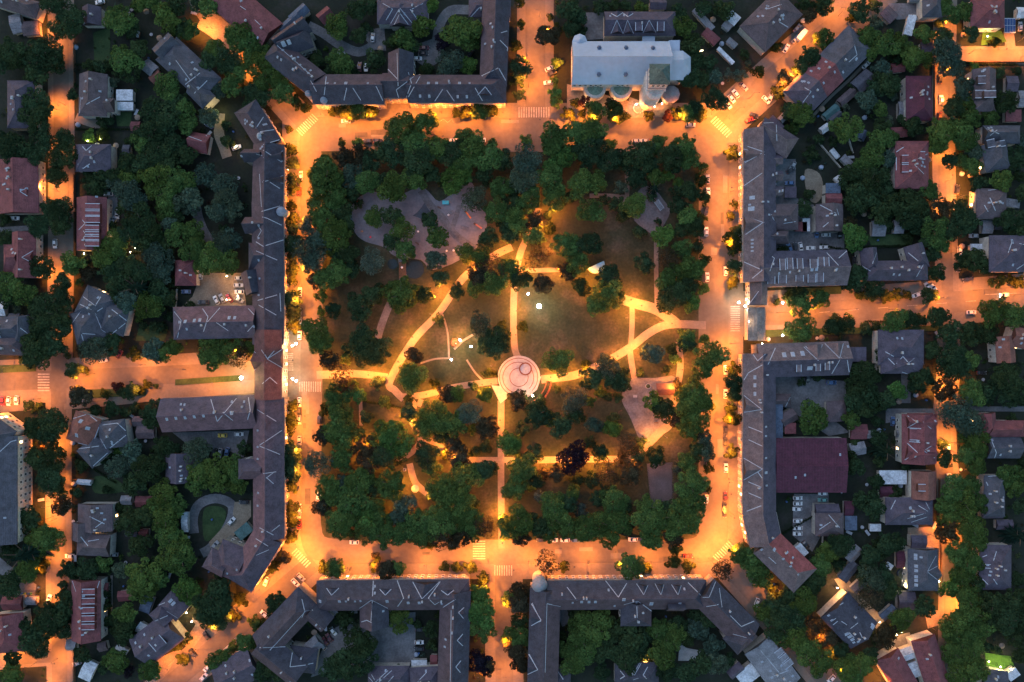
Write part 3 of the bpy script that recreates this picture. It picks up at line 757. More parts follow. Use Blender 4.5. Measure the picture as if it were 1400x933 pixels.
sheet(2,3); ground_sheet('terrace', Y('915,700 945,710 950,745 1030,760 1030,815 905,815'), 'stone'); road('path', Y('270,540 300,620'), 14, 'yard')
sheet(2,0); ground_sheet('car_park', Y('390,70 500,70 500,215 400,220'), 'yard'); ground_sheet('churchyard', Y('300,460 660,560 720,640 300,640'), 'tan'); ground_sheet('car_park', Y('1150,560 1230,450 1330,410 1300,470 1190,610'), 'paving')
ground_sheet('courtyard', Y('640,530 720,560 730,640 620,650'), 'yard')
sheet(3,0); ground_sheet('car_park', Y('650,20 840,20 850,100 700,110'), 'yard'); road('drive', Y('1310,170 1320,260'), 14, 'paving'); ground_sheet('lawn', Y('1170,170 1270,170 1300,230 1160,250'), 'brightgrass')
road('path', Y('560,310 460,420 330,540 240,640'), 4, 'paving')
sheet(3,1); ground_sheet('car_park', Y('-10,-60 150,-60 150,150 250,190 260,330 415,350 415,445 -40,455 20,200'), 'yard'); ground_sheet('gravel_yard', smooth_closed(Y('200,0 280,20 300,120 260,180 215,140')), 'tan'); ground_sheet('lawn', Y('540,350 800,350 780,410 560,410'), 'grass')
sheet(3,2); ground_sheet('courtyard', Y('30,190 425,220 425,310 340,420 445,500 330,520 150,400 30,330'), 'yard'); ground_sheet('car_park', Y('140,835 330,835 330,933 290,1060 240,1150 130,1060'), 'yard'); road('drive', Y('750,170 750,340'), 13, 'yard'); road('path', Y('1050,372 1400,372'), 7, 'yard'); ground_sheet('drive', Y('640,370 930,370 930,400 640,450'), 'yard')
sheet(3,3); ground_sheet('terrace', Y('360,370 420,350 520,480 640,590 590,640 480,570'), 'tan'); ground_sheet('lawn', Y('1180,770 1320,790 1340,840 1270,880 1190,850'), 'brightgrass'); ground_sheet('drive', Y('850,540 935,540 930,620 870,640'), 'tan'); ground_sheet('terrace', Y('680,680 770,660 800,740 670,750'), 'tan'); ground_sheet('drive', Y('760,90 930,80 930,200 760,200'), 'tan')
# beds in the pavement round the square, and verges
sheet(2,1); ground_sheet('lawn', Y('675,790 785,840 680,910'), 'grass', .34) if 0 else None
for pts in ([(1025,452),(1290,445),(1290,452),(1025,462)], [(1075,395),(1150,392),(1150,402),(1075,405)], [(110,533),(200,531),(200,541),(110,545)], [(240,519),(330,513),(330,521),(240,527)], [(0,500),(50,498),(50,508),(0,510)]):
    ground_sheet('verge', pts, 'grass')
# crossings
def crossing(cx, cy, deg, length, width, n):
    b = MB(); d = Vector((math.cos(R(deg)), math.sin(R(deg)))); n_ = Vector((-d.y, d.x)); c = Vector((cx, cy))
    for i in range(n):
        m0 = c+d*(-length/2+length*(i+.25)/n); m1 = c+d*(-length/2+length*(i+.75)/n)
        b.poly([W(p) for p in (m0-n_*width/2, m1-n_*width/2, m1+n_*width/2, m0+n_*width/2)], .2)
    structure(b.obj('crossing', 'paint')); LM.append((('zebra crossing by '+crossing.n[len(crossing.used)]), (cx, cy))); crossing.used.append(1)
crossing.used = []; crossing.n = ['the church', 'the turrets', 'the corner flats', 'the pale gate', 'the red gate', 'the west pavement', 'the fan gables', 'the south walk', 'the south street', 'the bowed corner', 'the row of flats']
crossing(730,154,0,44,14,13); crossing(420,171,-45,33,12,10); crossing(986,174,45,33,11,9); crossing(1005,436,90,36,13,12); crossing(396,495,90,25,10,9); crossing(424,529,0,31,14,10)
crossing(412,763,45,30,10,8); crossing(655,752,90,27,17,8); crossing(688,780,0,26,14,8); crossing(989,754,-45,32,11,9); crossing(60,523,90,26,16,7)
def line(pts, w=.5): b = MB(); q = strip_pts([Vector(p) for p in pts], w); b.poly([W(p) for p in q], .2); structure(b.obj('road_marking', 'paint'))
line([(600,168),(606,163),(612,168),(618,163),(620,168)]); 
for k in range(7): line([(1120+k*40, 427.5-k*3), (1134+k*40, 426.5-k*3)], .6)
line([(1347,403),(1390,401)], .6)

# ================================================================== THE BIG BLOCKS
AB = 'apartment block'
sheet(1,0)
building('apartment_block', 'long slate roofed block bending round the upper left corner with twin turrets', AB, 'twin turret block',
  '80,262,335,462,150hg 310,487,700,487,162gg 690,467,840,467,135gg 828,485,1365,485,152gh 1312,-20,1293,470,150gh 790,290,790,470,140gg 130,262,300,205,112gh 110,250,280,130,100gg',
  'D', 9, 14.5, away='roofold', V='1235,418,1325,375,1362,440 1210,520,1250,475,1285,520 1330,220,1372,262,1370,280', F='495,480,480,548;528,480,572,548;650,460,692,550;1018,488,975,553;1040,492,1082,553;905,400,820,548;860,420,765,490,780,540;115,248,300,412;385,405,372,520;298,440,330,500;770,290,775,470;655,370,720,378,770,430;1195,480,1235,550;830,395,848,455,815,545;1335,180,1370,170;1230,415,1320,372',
  sky='210,330 240,355 265,380 285,400 390,455 430,455 490,455,1.6 610,455 940,455,1.5 985,455,1.5 1055,455 1110,455,1.6 1165,455 895,525,1.2 945,525,1.2 1100,528,1.2 1150,528,1.2 1280,130 1300,230 1250,240 150,240,2.2 180,230,2', chs='1290,155 1295,225 1285,260 215,325', ch=7, sk=6, win=95,
  dorm='', lit=.05)
LEFTF = '35,65,155,30;75,65,130,100;30,225,130,195;35,255,60,262,150,305;10,300,30,330,10,365;0,390,40,415,150,380;0,440,115,490;10,710,115,680;15,735,110,790;130,670,135,770;20,20,30,200'
def shift(f, dx, dy): return ';'.join(','.join(str(v+(dx if i % 2 == 0 else dy)) for i, v in enumerate(t)) for t in nums_lists(f))
def turret(X, Y, rz, h0, h1, colr, nm, phrase, nick=''):
    g = WZ(X, Y, h0); rt = root('turret', (g.x, g.y, 0)); r_ = rz/Q*S
    b = MB(); b.lathe((0,0,0),[(r_*.88,-.05),(r_*.88,h0)],18); b.obj('wall','plaster',rt,col=(1,1,1))
    b = MB(); b.lathe((0,0,h0),[(r_*1.02,-.1),(r_*1.05,.1),(r_*.8,(h1-h0)*.45),(r_*.42,(h1-h0)*.8),(0,h1-h0)],18); b.lathe((0,0,h1),[(.12,-.2),(.05,1.2),(0,1.25)],6); b.obj('roof','obj',rt,col=colr)
    later(rt, phrase, 'turret', Z(X, Y)); 
BL_ = (.22,.26,.34)
turret(285,512,17,10.5,13,BL_,'t','small pale domed turret'); turret(370,548,19,10,12.5,BL_,'t','small pale domed turret')
building('apartment_block', 'dark roofed block along the left pavement, with turrets and stepped rear wings', AB, 'left upper block',
  '-60,580,80,800,140hg 70,790,62,1120,170gg 62,1100,66,1500,172gg 66,1480,66,1880,172gg -65,850,40,850,72gg -60,1230,60,1230,90gg -40,1400,60,1400,150hg -30,1480,0,1600,110gg',
  'D', 9, 14, away='roofold', F=shift(LEFTF, 0, 929.4)+';0,700,40,640;20,720,125,705;40,790,140,760;40,820,140,885;0,840,35,850', ch=7, sk=8, win=70, lit=.04,
  sky='15,1230 15,1300 15,1420 20,1520 15,1610', V='148,880,40,860,148,825 150,1000,40,985,150,960')
sheet(1,1)
turret(138,225,25,11,14,BL_,'t','round blue domed turret')
sheet(1,0); turret(30,746,23,11,15,(.32,.36,.42),'t','round pale domed turret')
sheet(0,1)
building('apartment_block', 'dark roofed wing with zinc crosses beside the gravel car park', AB, 'car park wing',
  '945,835,1400,825,178hg', 'P', 9, 14, away='roofold', F='1105,755,1135,800,1110,880;1200,750,1130,830;1355,755,1396,800;1180,830,1245,875;1350,880,1396,830;950,770,990,820,965,925', sky='980,828,1.5 1010,826,1.5 1060,820,1.5 1090,818,1.5 1250,805,1.5 1280,805,1.4', ch=3, sk=2, win=40)
# the red gate over the west street
sheet(1,2)
building('gate_house', 'red tiled gate house spanning the left street, orange in the lamp light', 'gate house', 'red gate house',
  '66,-60,66,320,150,10,15gg', (.125,.052,.05), 10, 15, V='148,45,62,100,148,150 -10,160,60,120,-10,60', F='30,50,62,98,100,55;35,235,75,200,115,235', ch=0, sk=0, win=24, lit=.3)
sheet(0,2)
building('apartment_block', 'slate and brown roofed block at the lower left, its long front lit orange', AB, 'left lower block',
  '880,408,1400,385,185gg 1465,310,1465,800,170gg 1465,790,1465,1080,170gg 1465,1060,1300,1330,170gh 1300,700,1440,700,110hg 1180,1170,1330,1230,190hg 1130,1180,1240,1240,120hg',
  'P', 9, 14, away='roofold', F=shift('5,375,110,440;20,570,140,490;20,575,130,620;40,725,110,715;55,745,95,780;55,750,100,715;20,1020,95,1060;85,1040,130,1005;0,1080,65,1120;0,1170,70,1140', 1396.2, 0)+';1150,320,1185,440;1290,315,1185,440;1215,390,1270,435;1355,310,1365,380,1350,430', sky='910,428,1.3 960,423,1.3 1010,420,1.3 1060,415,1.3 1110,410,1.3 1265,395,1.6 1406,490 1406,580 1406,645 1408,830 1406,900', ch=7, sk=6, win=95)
sheet(1,2)
sheet(1,3)
building('apartment_block', 'grey slate block with zinc chevrons along the lower edge of the square', AB, 'lower left block',
  '330,462,1165,455,165hh 1088,430,1072,1000,168gg 290,470,40,735,168hg 20,720,240,900,150gg 645,480,645,632,158gg 300,540,390,620,110gg', 'D', 9, 14.5, away='roofold',
  V='385,420,412,458,452,420 675,425,705,458,738,425 1010,432,1045,458,1080,430 1135,525,1105,553,1132,585 1128,670,1098,705,1128,735 1118,815,1090,850,1115,880 855,385,905,478,1000,385',
  F='640,380,628,600;770,378,805,475,772,520;1005,385,940,475,975,510,1000,495;565,530,630,485,720,530;250,480,265,545,310,540;75,760,270,545;1020,525,1090,480;575,605,605,595,635,610;20,745,160,740;200,760,185,850,270,840;1065,540,1060,930;250,580,265,545', sky='350,492,1.5 455,492,1.4 490,492 540,492 570,490 715,492,1.6 830,500,1.5 890,500,1.5 350,640 1035,700 1030,740', dorm='', chs='1075,520 1075,580 1070,660', ch=8, sk=6, win=95)
sheet(2,3)
building('apartment_block', 'dark slate block with a pale corner dome and zinc chevrons at the lower right', AB, 'corner dome block',
  '190,460,1060,455,160gh 182,420,165,1000,168gg 1040,430,1290,680,176gg 1300,640,1190,740,120gh 676,490,676,628,168gh 840,510,935,510,70gg', 'D', 9, 14.5, away='roofold',
  V='680,395,718,455,740,405 780,395,812,455,828,400 870,400,905,455,922,405 105,505,158,595,105,625 90,780,140,865,85,890', F='510,380,580,470,625,395;300,415,355,488;960,390,1040,470,1075,470,1110,385;680,490,685,610;610,510,685,490,760,545;265,520,190,505,180,880;110,500,158,600,105,615;1130,420,1145,525;1060,520,1125,510;1190,570,1250,630,1320,600;1205,670,1280,690;95,780,140,865', sky='380,495,1.5 420,495,1.5 455,495,1.5 610,482,1.8 760,505,2 915,505,1.6 940,425', chs='670,570 690,600', ch=7, sk=4, win=95)
turret(150,402,40,11,14.5,(.22,.23,.26),'t','big pale domed turret')
# right side of the square
def hall_seams(rt, ro, c, on):
    for k in range(1, 26):
        b = MB(); x = 40+388*k/26
        for y0, y1 in ((540,676),(684,820)):
            p, n1, _ = on((x,y0)); q, n2, _ = on((x,y1)); b.tube(p+n1*.03, q+n2*.03, .04, 4)
        b.obj('standing_seam', 'hallseam', ro)
M['hallseam'] = plain('seam_metal', (.085,.03,.045), .5)
sheet(2,1)
building('apartment_block', 'brown roofed block along the right pavement below the upper right corner', AB, 'right upper block',
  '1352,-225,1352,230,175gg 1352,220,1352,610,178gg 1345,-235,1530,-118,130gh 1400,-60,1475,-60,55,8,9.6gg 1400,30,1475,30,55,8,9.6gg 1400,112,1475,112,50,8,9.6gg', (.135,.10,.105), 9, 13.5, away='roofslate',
  F='1265,85,1365,15;1265,250,1370,285,1260,360;1265,500,1365,545,1310,590;1285,-130,1375,-100,1270,-40;1330,-255,1440,-260,1445,-160', V='1262,-115,1378,-85,1262,-45 1262,240,1375,285,1262,350', sky='1310,380 1310,400 1310,420 1310,440 1310,150,2 1305,210,2.4', ch=5, sk=3, win=80,
  dorm='')
sheet(3,1)
building('apartment_block', 'brown and grey roofed wing with a row of shed dormers above the right street', AB, 'shed dormer wing', '-60,540,430,530,195gg', (.12,.095,.105), 9, 13.5, away='roofslate',
  dorm='75,515,30,60,0 115,510,30,60,0 170,510,30,55,0 245,510,38,50,0 285,500,30,50,0 315,500,25,50,0 15,600,38,40,0 75,595,42,45,0 170,590,40,35,0 235,590,40,45,0 280,585,35,50,0', F='320,450,385,520;385,480,430,440;0,455,35,480,10,550', sky='240,540,1.6 265,538,1.6 120,555 375,540', ch=3, sk=2, win=40)
building('apartment_block', 'brown hipped courtyard wing pointing at the parked cars', AB, 'hipped courtyard wing', '-50,255,165,255,140gh -50,365,112,365,70gh', 'B', 7, 11, F='0,200,40,290;85,290,150,280', ch=2, sk=1)
sheet(2,1)
building('gate_house', 'grey roofed gate house beside the white lit paving', 'gate house', 'pale gate house', '1345,560,1345,735,95,8,12gg', 'G', 8, 12, V='1290,735,1345,660,1392,735', ch=0, sk=0, win=12, lit=.2)
building('gate_arch', 'pale stone arch with white paving across the right street', 'arch', 'pale stone arch', '1335,748,1335,930,95,6.5,7.2gg', (.17,.16,.15), 6.5, 7.2, ch=0, sk=0, ridge_cap=False, wall=(.8,.8,.8))
sheet(2,2)
building('apartment_block', 'brown roofed block along the right pavement with striped roof windows', AB, 'right lower block',
  '1350,70,1350,480,178gg 1350,470,1350,960,180gg 1350,940,1385,1110,180gg', (.135,.10,.105), 9, 13.5, away='roofslate',
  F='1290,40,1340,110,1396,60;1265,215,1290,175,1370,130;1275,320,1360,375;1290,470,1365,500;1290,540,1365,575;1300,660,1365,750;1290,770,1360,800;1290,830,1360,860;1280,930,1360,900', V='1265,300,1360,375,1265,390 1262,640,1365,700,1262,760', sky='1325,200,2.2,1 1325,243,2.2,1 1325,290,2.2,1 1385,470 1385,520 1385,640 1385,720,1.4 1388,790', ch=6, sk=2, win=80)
building('apartment_block', 'red and brown roofed end of the right lower block, bending away at the corner', AB, 'red bent end block', '1380,1095,1600,1310,182gh', (.135,.10,.105), 9, 13.6, away='roofred', F='1270,1010,1330,1040;1400,1180,1440,1215', sky='1430,1140,1.5 1480,1190 1520,1230 1560,1275', ch=2, sk=3, win=30)
sheet(3,2)
building('apartment_block', 'brown gabled wing with three pale roof windows below the right street', AB, 'three skylight wing', '-60,110,440,95,185gg', (.135,.10,.105), 9, 13.5, away='roofslate',
  V='205,30,275,108,295,20 310,15,390,95,410,15', F='0,130,40,40;195,35,275,110;400,90,330,210;430,90,450,220', sky='88,78,2.2,2 135,75,2.2,2 188,70,2.2,2 228,150,3,1.6', dorm='165,150,24,40,0 270,145,24,40,0 320,140,24,40,0', ch=3, sk=2, win=30)
building('sports_hall', 'big low pitched dark crimson hall behind the right lower block', 'hall', 'crimson hall', '40,680,428,680,298gg', 'H', 8, 10, ch=0, sk=3, extra=hall_seams)
shed(35,400,90,120,0,'U','blue grey flat roofed annex',6,6.3,'ff','annex','annex'); shed(40,515,80,120,0,'U','low blue grey flat roofed annex',5.5,5.9,'ff','annex','annex'); shed(122,478,60,60,0,'R','small red flat roofed annex',5,5.4,'ff','annex','annex')
building('courtyard_house', 'brown hipped wing in the paved yard behind the right lower block', 'house', 'brown yard house', '-10,325,125,325,72gh', 'B', 5, 8, F='95,360,125,300', ch=1, sk=0)
shed(375,385,105,115,5,'B','square brown roofed outbuilding',3.5,5.5,'hh'); shed(490,75,90,80,0,'P','dark flat roofed annex',6,6.3,'ff','annex','annex'); shed(110,420,90,70,30,'B','brown gabled annex',5,7,'gg','annex','annex')

# ================================================================== CHURCH
sheet(2,0)
def church():
    def Vw(X, Y, h, c): return WZ(X, Y, h)-c
    c = WZ(590,345,9.5); rt = root('church', (c.x, c.y, 0))
    x0, y0, x1, y1 = *Vw(328,462,9.5,c), *Vw(858,226,9.5,c); ym = (y0+y1)/2; zr = 17.
    rb = MB(); e = 9.5
    rb.face([(x0,y0,e),(x1,y0,e),(x1,ym,zr),(x0,ym,zr)]); rb.face([(x1,y1,e),(x0,y1,e),(x0,ym,zr),(x1,ym,zr)])
    rb.face([(x0,y1,e),(x0,y0,e),(x0,ym,zr)],1); rb.face([(x1,y0,e),(x1,y1,e),(x1,ym,zr)],1)
    for ya, yb in ((y0,y1),): rb.face([(x0,ya,e-.3),(x1,ya,e-.3),(x1,ya,e),(x0,ya,e)]); rb.face([(x1,yb,e-.3),(x0,yb,e-.3),(x0,yb,e),(x1,yb,e)])
    ro = rb.obj('roof', [M['churchroof'], 'plaster'], rt)
    rbm = MB(); rbm.tube((x0,ym,zr),(x1,ym,zr),.13,6); rbm.obj('ridge_cap','pale',ro)
    sm = MB()
    for k in range(1, 44):
        x = x0+(x1-x0)*k/44; sm.tube((x,y0,e+.03),(x,ym-.1,zr+.0),.035,4); sm.tube((x,y1,e+.03),(x,ym+.1,zr),.035,4)
    sm.obj('standing_seam', M['churchroof'], ro)
    wb = MB(); wb.prism([Vector((x0+.3,y0+.4)),Vector((x1-.3,y0+.4)),Vector((x1-.3,y1-.4)),Vector((x0+.3,y1-.4))],-.05,e-.31)
    a0 = Vw(920,350,8,c); aw = 8.2
    apse = [Vector((x1-.5,-aw*.80+ym)),Vector((x1+6.2,-aw*.80+ym)),Vector((x1+9.4,-aw*.42+ym)),Vector((x1+9.4,aw*.36+ym)),Vector((x1+6.2,aw*.68+ym)),Vector((x1-.5,aw*.68+ym))]
    wb.prism([p*1 for p in apse], -.05, 7.8)
    wo = wb.obj('wall','plaster',rt,col=(1.15,1.12,1.1))
    ab = MB(); ap = [Vector((x1,-aw*.86+ym)),Vector((x1+6.4,-aw*.86+ym)),Vector((x1+9.9,-aw*.45+ym)),Vector((x1+9.9,aw*.4+ym)),Vector((x1+6.4,aw*.74+ym)),Vector((x1,aw*.74+ym))]
    top = [Vector((x1,ym,13.2)), Vector((x1+5.6,ym,13.2))]
    P = [Vector((p.x,p.y,7.8)) for p in ap]
    ab.face([P[0],P[1],top[1],top[0]]); ab.face([P[1],P[2],top[1]]); ab.face([P[2],P[3],top[1]]); ab.face([P[3],P[4],top[1]]); ab.face([P[4],P[5],top[0],top[1]])
    ab.obj('apse_roof', M['churchroof'], rt)
    # small roof lucarnes
    for X, Y_, s in ((475,262,1),(622,262,1),(768,264,1),(475,405,-1),(622,405,-1)):
        p = Vw(X, Y_, 13.4, c); d = MB(); zz = e+(zr-e)*(1-abs(p.y-ym)/(y1-ym))
        d.box((0,0,0),(1.3,1.2,1.3),mi=1); d.face([(-.95,-1*s-.2*s,.5),(-.0,-1.2*s,1.5),(0,1.5*s*-1+0,1.5),(-.95,.9*s*-1,.5)]) if 0 else None
        d.lathe((0,0,.6),[(1.05,0),(0,1.4)],6,0); o = d.obj('lucarne', [M['churchblue'],'plaster'], ro); o.location = (p.x,p.y,zz+.2)
    # west gable pinnacles and front
    # bays with green roofs on the lit south side
    for X in (455,600):
        p = Vw(X, 490, 6, c); b = MB(); b.lathe((p.x,y0+.4,0),[(5.0,-.05),(5.0,4.6)],9,0,math.pi,2*math.pi); bo = b.obj('side_chapel','plaster',rt,col=(1.15,1.12,1.1))
        b = MB(); b.lathe((p.x,y0+.38,4.62),[(5.0,0),(3.6,.12)],9,1,math.pi,2*math.pi); b.lathe((p.x,y0+.36,4.75),[(3.6,0),(3.4,.25),(0,1.7)],9,0,math.pi,2*math.pi); b.obj('roof', [M['verdigris'], 'plaster'], bo, col=(1.15,1.12,1.1))
        for k in (-1,0,1):
            o = link('window', WIN, rt, (p.x+k*2.2, y0+.37, 7.4)); o.rotation_euler = (0,0,math.pi); o.scale = (.9,1,1)
    for k in range(3):
        p = Vw(340+30*k, 480, 7, c); o = link('window', WIN, rt, (p.x, y0+.37, 7.4)); o.rotation_euler = (0,0,math.pi)
    for k in range(9):
        o = link('window', WIN, rt, (x0+.27, y0+2+k*2.0, 5.5)); o.rotation_euler = (0,0,math.pi/2)
    b = MB(); p = Vw(370,222,10,c); b.lathe((p.x,p.y,0),[(2.9,-.05),(2.9,9.4)],8); so = b.obj('stair_turret','plaster',rt,col=(1,1,1)); b = MB(); b.lathe((p.x,p.y,9.42),[(3.3,0),(0,2.2)],8); b.obj('roof', M['churchroof'], so)
    b = MB(); p = Vw(745,215,6,c); b.box((p.x,p.y,2.9),(5.2,3.6,5.9)); so = b.obj('side_porch','plaster',rt,col=(1,1,1)); b = MB(); b.box((p.x,p.y,6.05),(5.6,4,.25)); b.obj('roof', M['churchroof'], so)
    b = MB(); p = Vw(885,250,7,c); b.box((p.x,p.y,3.2),(4.5,4.5,6.6)); so = b.obj('sacristy','plaster',rt,col=(1,1,1)); b = MB(); b.box((p.x,p.y,6.7),(5,5,.3)); b.obj('roof', M['churchroof'], so)
    b = MB(); p = Vw(868,512,5,c); b.lathe((p.x,p.y,0),[(3.6,-.05),(3.6,4.4)],10); so = b.obj('side_chapel','plaster',rt,col=(.9,.85,.8)); b = MB(); b.lathe((p.x,p.y,4.42),[(4.1,0),(3.9,.2),(0,2.1)],10); b.obj('roof', M['apsebrown'], so)
    # entrance ring in front
    b = MB(); p = Vw(690,592,.5,c); b.lathe((p.x,p.y,0),[(2.5,0),(2.5,1.0),(2.1,1.0),(2.1,.1)],20); b.lathe((p.x,p.y,.0),[(2.1,.2),(0,.2)],20); b.obj('round_stair','stone',rt)
    # tower
    p = Vw(806,405,27,c); tx, ty = p.x, p.y; tw = 4.0
    b = MB(); b.box((tx,ty,8.95),(tw*2,tw*2,18)); b.box((tx,ty,18.1),(tw*2+.7,tw*2+.7,.35)); b.box((tx,ty,22.6),(tw*2-.3,tw*2-.3,8.7)); b.lathe((tx-.3,ty-tw*.85,0),[(tw*.96,-.05),(tw*.96,16.6),(tw*.7,17.7),(0,17.75)],16)
    to = b.obj('tower','plaster',rt,col=(1.15,1.17,1.28))
    b = MB(); b.box((tx,ty,21.0),(tw*2+.1,tw*2+.1,.35)); b.box((tx,ty,26.6),(tw*2+.5,tw*2+.5,.5)); b.obj('cornice', M['churchblue'], to)
    b = MB(); q = tw+.35; zb = 26.86; zt = 31.5
    cs = [(tx-q,ty-q,zb),(tx+q,ty-q,zb),(tx+q,ty+q,zb),(tx-q,ty+q,zb)]
    for i in range(4): b.face([cs[i], cs[(i+1)%4], (tx,ty,zt)])
    b.lathe((tx,ty,zt),[(.15,-.4),(.06,1.6),(0,1.6)],6); b.obj('roof', M['verdigrisdark'], to)
    for k in (-1,0,1):
        for ang, dx, dy in ((math.pi, 0, -1), (math.pi/2, -1, 0), (0, 0, 1), (-math.pi/2, 1, 0)):
            o = link('belfry_window', WIN, to, (tx+dx*(tw-.2)+k*2.2*abs(dy), ty+dy*(tw-.2)+k*2.2*abs(dx), 23.8)); o.rotation_euler = (0,0,ang); o.scale = (1.1,1,1.5)
            if k: o = link('belfry_window', WIN, to, (tx+dx*(tw-.02)+k*1.2*abs(dy), ty+dy*(tw-.02)+k*1.2*abs(dx), 15.0)); o.rotation_euler = (0,0,ang); o.scale = (.5,1,.6)
    tag(rt, 'white church with a pale blue metal roof and a green capped square tower', 'church'); LM.append(('white church', Z(590,345))); LM.append(('church tower', Z(780,520)))
    FOOT.append((c+Vector((x0,ym)), c+Vector((x1+9,ym)), (y1-y0)/2))
M['churchroof'] = noise_mat('church_roof', (.36,.41,.50), (.41,.46,.55), .08, rough=.5, scale2=.5, fine=.06); M['churchblue'] = plain('blue_trim', (.10,.13,.2), .5)
M['verdigris'] = noise_mat('verdigris', (.12,.17,.13), (.2,.26,.2), 1); M['verdigrisdark'] = noise_mat('dark_verdigris', (.05,.08,.075), (.1,.15,.135), .8); M['apsebrown'] = noise_mat('apse_roof', (.2,.17,.17), (.27,.23,.23), .5)
church()

# kerbs, repairs and manhole covers on the carriageways
ko = smooth_closed([(411,180),(440,160),(560,160),(700,161),(860,161),(965,160),(995,182),(996,300),(996,480),(996,640),(994,740),(972,768),(860,770),(700,771),(560,771),(450,769),(413,745),(411,640),(411,480),(411,320)], 5)
def kerb_line(pts):
    run = []
    def flush():
        if len(run) > 1: b = MB(); b.prism([W(p) for p in strip_pts(run, .8)], 0, .3); structure(b.obj('kerb', 'paving'))
        run.clear()
    for p in pts:
        x, y = p
        gap = (705 < x < 760 and y < 200) or (660 < x < 715 and y > 700) or (x < 430 and 480 < y < 545) or (x > 980 and 415 < y < 460) or (x < 440 and y < 195) or (x > 970 and y < 190) or (x < 440 and y > 735) or (x > 965 and y > 735)
        if gap: flush()
        else: run.append(Vector(p))
    flush()
kerb_line(ko+ko[:1])
rp = random.Random(4)
for k in range(26):
    side = k % 4; t = rp.uniform(.08,.92)
    x, y, hz = ((420+560*t, rp.uniform(164,192), 1), (rp.uniform(970,992), 200+540*t, 0), (440+540*t, rp.uniform(750,766), 1), (rp.uniform(415,430), 200+540*t, 0))[side]
    L_, w_ = rp.uniform(6,26), rp.uniform(3,8)
    if not hz: L_, w_ = w_, L_
    b = MB(); b.poly([W(p) for p in ((x-L_/2,y-w_/2),(x+L_/2,y-w_/2+rp.uniform(-1,1)),(x+L_/2,y+w_/2),(x-L_/2,y+w_/2))], .245+.002*k); structure(b.obj('asphalt_patch', rp.choice(('patchdark','patchpale'))))
M_ = None
for k in range(34):
    side = k % 4; t = rp.uniform(.05,.95)
    x, y = ((420+560*t, rp.uniform(150,190)), (rp.uniform(970,1008), 180+560*t), (440+540*t, rp.uniform(750,785)), (rp.uniform(395,430), 200+540*t))[side]
    g = W((x,y)); b = MB(); b.lathe((0,0,0),[(.42,0),(.42,.03),(0,.03)],12); o = b.obj('manhole_cover','steel',None,(g.x,g.y,.305)); later(o,'round iron manhole cover','manhole cover',(x,y),'manhole covers on the ring road')
# ================================================================== HOUSES
HS = 'house'
sheet(0,0)
building('house','brown roofed house cut off by the upper left corner',HS,'corner brown house','-30,-20,210,60,95gh','B',5.5,9,ch=2)
shed(90,130,65,105,15,'L','pale grey shed with a white end'); shed(170,155,90,80,5,'B','brown gabled shed')
building('house','small purple brown house alone between dark trees at the top',HS,'small purple house','500,38,500,140,105gg','P',4,7,ch=1)
building('house','reddish brown hipped house with a pale flat annex behind it',HS,'flat annex house','510,405,505,635,155gh 585,575,625,575,75gg','B',6,10,F='470,570,545,530;440,530,435,620',ch=3,sk=3,win=8)
shed(680,520,90,60,0,'W','pale flat roofed garden annex',3.2,3.5,'ff'); shed(680,580,95,45,0,'W','low pale garden annex',2.6,2.9,'ff')
building('house','grey brown hipped house half hidden by street trees on the far left',HS,'half hidden house','115,440,115,700,150hh','P',6,10,ch=3,sk=2)
building('house','large dark L shaped house set diagonally, two white cars behind it',HS,'diagonal dark house','905,265,1150,490,170hh 870,310,960,220,120gg 1050,470,1140,560,100gh','G',6.5,11,F='960,330,1040,440;1000,470,1090,400;1060,510,1130,440',ch=4,sk=5,win=14)
shed(815,370,75,70,-40,'L','grey garage shed'); shed(850,420,70,50,40,'O','reddish porch shed')
building('house','square grey purple house with yellow green lit garden round it',HS,'garden lit house','412,862,605,862,150hh','P',6,9.5,V='450,800,470,822,500,795 425,895,455,920,490,895',ch=2,sk=2)
building('house','long red roofed house with white dormer dots at the left edge',HS,'long red house','100,870,105,1165,215gg','R',6,10,ch=4,sk=6,win=10,V='150,1025,110,1045,150,1070')
building('house','small dark red gabled house with a white ridge line',HS,'little red gable','1035,770,1140,790,105gg','R',4,7.5,F='1070,690,1130,745;1030,745,1100,770',ch=0,sk=0)
shed(740,690,52,52,0,'R','small dark red garden shed'); shed(690,820,40,60,0,'G','dark grey garden shed')
building('house','big orange red roofed hall at the upper left, glowing in lamp light',HS,'orange red hall','1180,-60,1480,200,190gg','R',6,10,F='1310,35,1340,55;1390,110,1420,140',ch=3,sk=3)
sheet(1,0)
building('house','broad dark house with white double chevrons behind the twin turret block',HS,'double chevron house','660,65,940,65,135hh 790,40,790,145,120gg','P',6,10,F='735,130,785,45,855,130;755,135,785,75,830,135;690,20,745,50,710,110;840,50,880,105;850,50,910,20',ch=3,sk=2)
building('house','low brown hipped house joined to the top of the twin turret block',HS,'joined brown house','1160,45,1390,45,100hh','P',6,9,F='1170,95,1220,40;1320,30,1390,60',ch=2,sk=1)
shed(185,130,130,60,42,'U','grey blue pitched outbuilding',4,6); shed(235,75,110,60,42,'U','smaller grey blue outbuilding',3.5,5.5); shed(378,85,80,70,40,'R','red and grey gabled outbuilding',3.5,6)
sheet(2,0)
building('house','long purple hall with twin arched gables behind the church',HS,'twin gable hall','503,130,892,130,132gh','P',7,11,V='540,185,572,112,605,185 607,185,630,112,662,185 715,180,748,112,785,180 540,75,572,92,605,70 607,75,632,92,660,75',ch=1,sk=2,dorm='690,150,36,45,0 808,150,36,50,0')
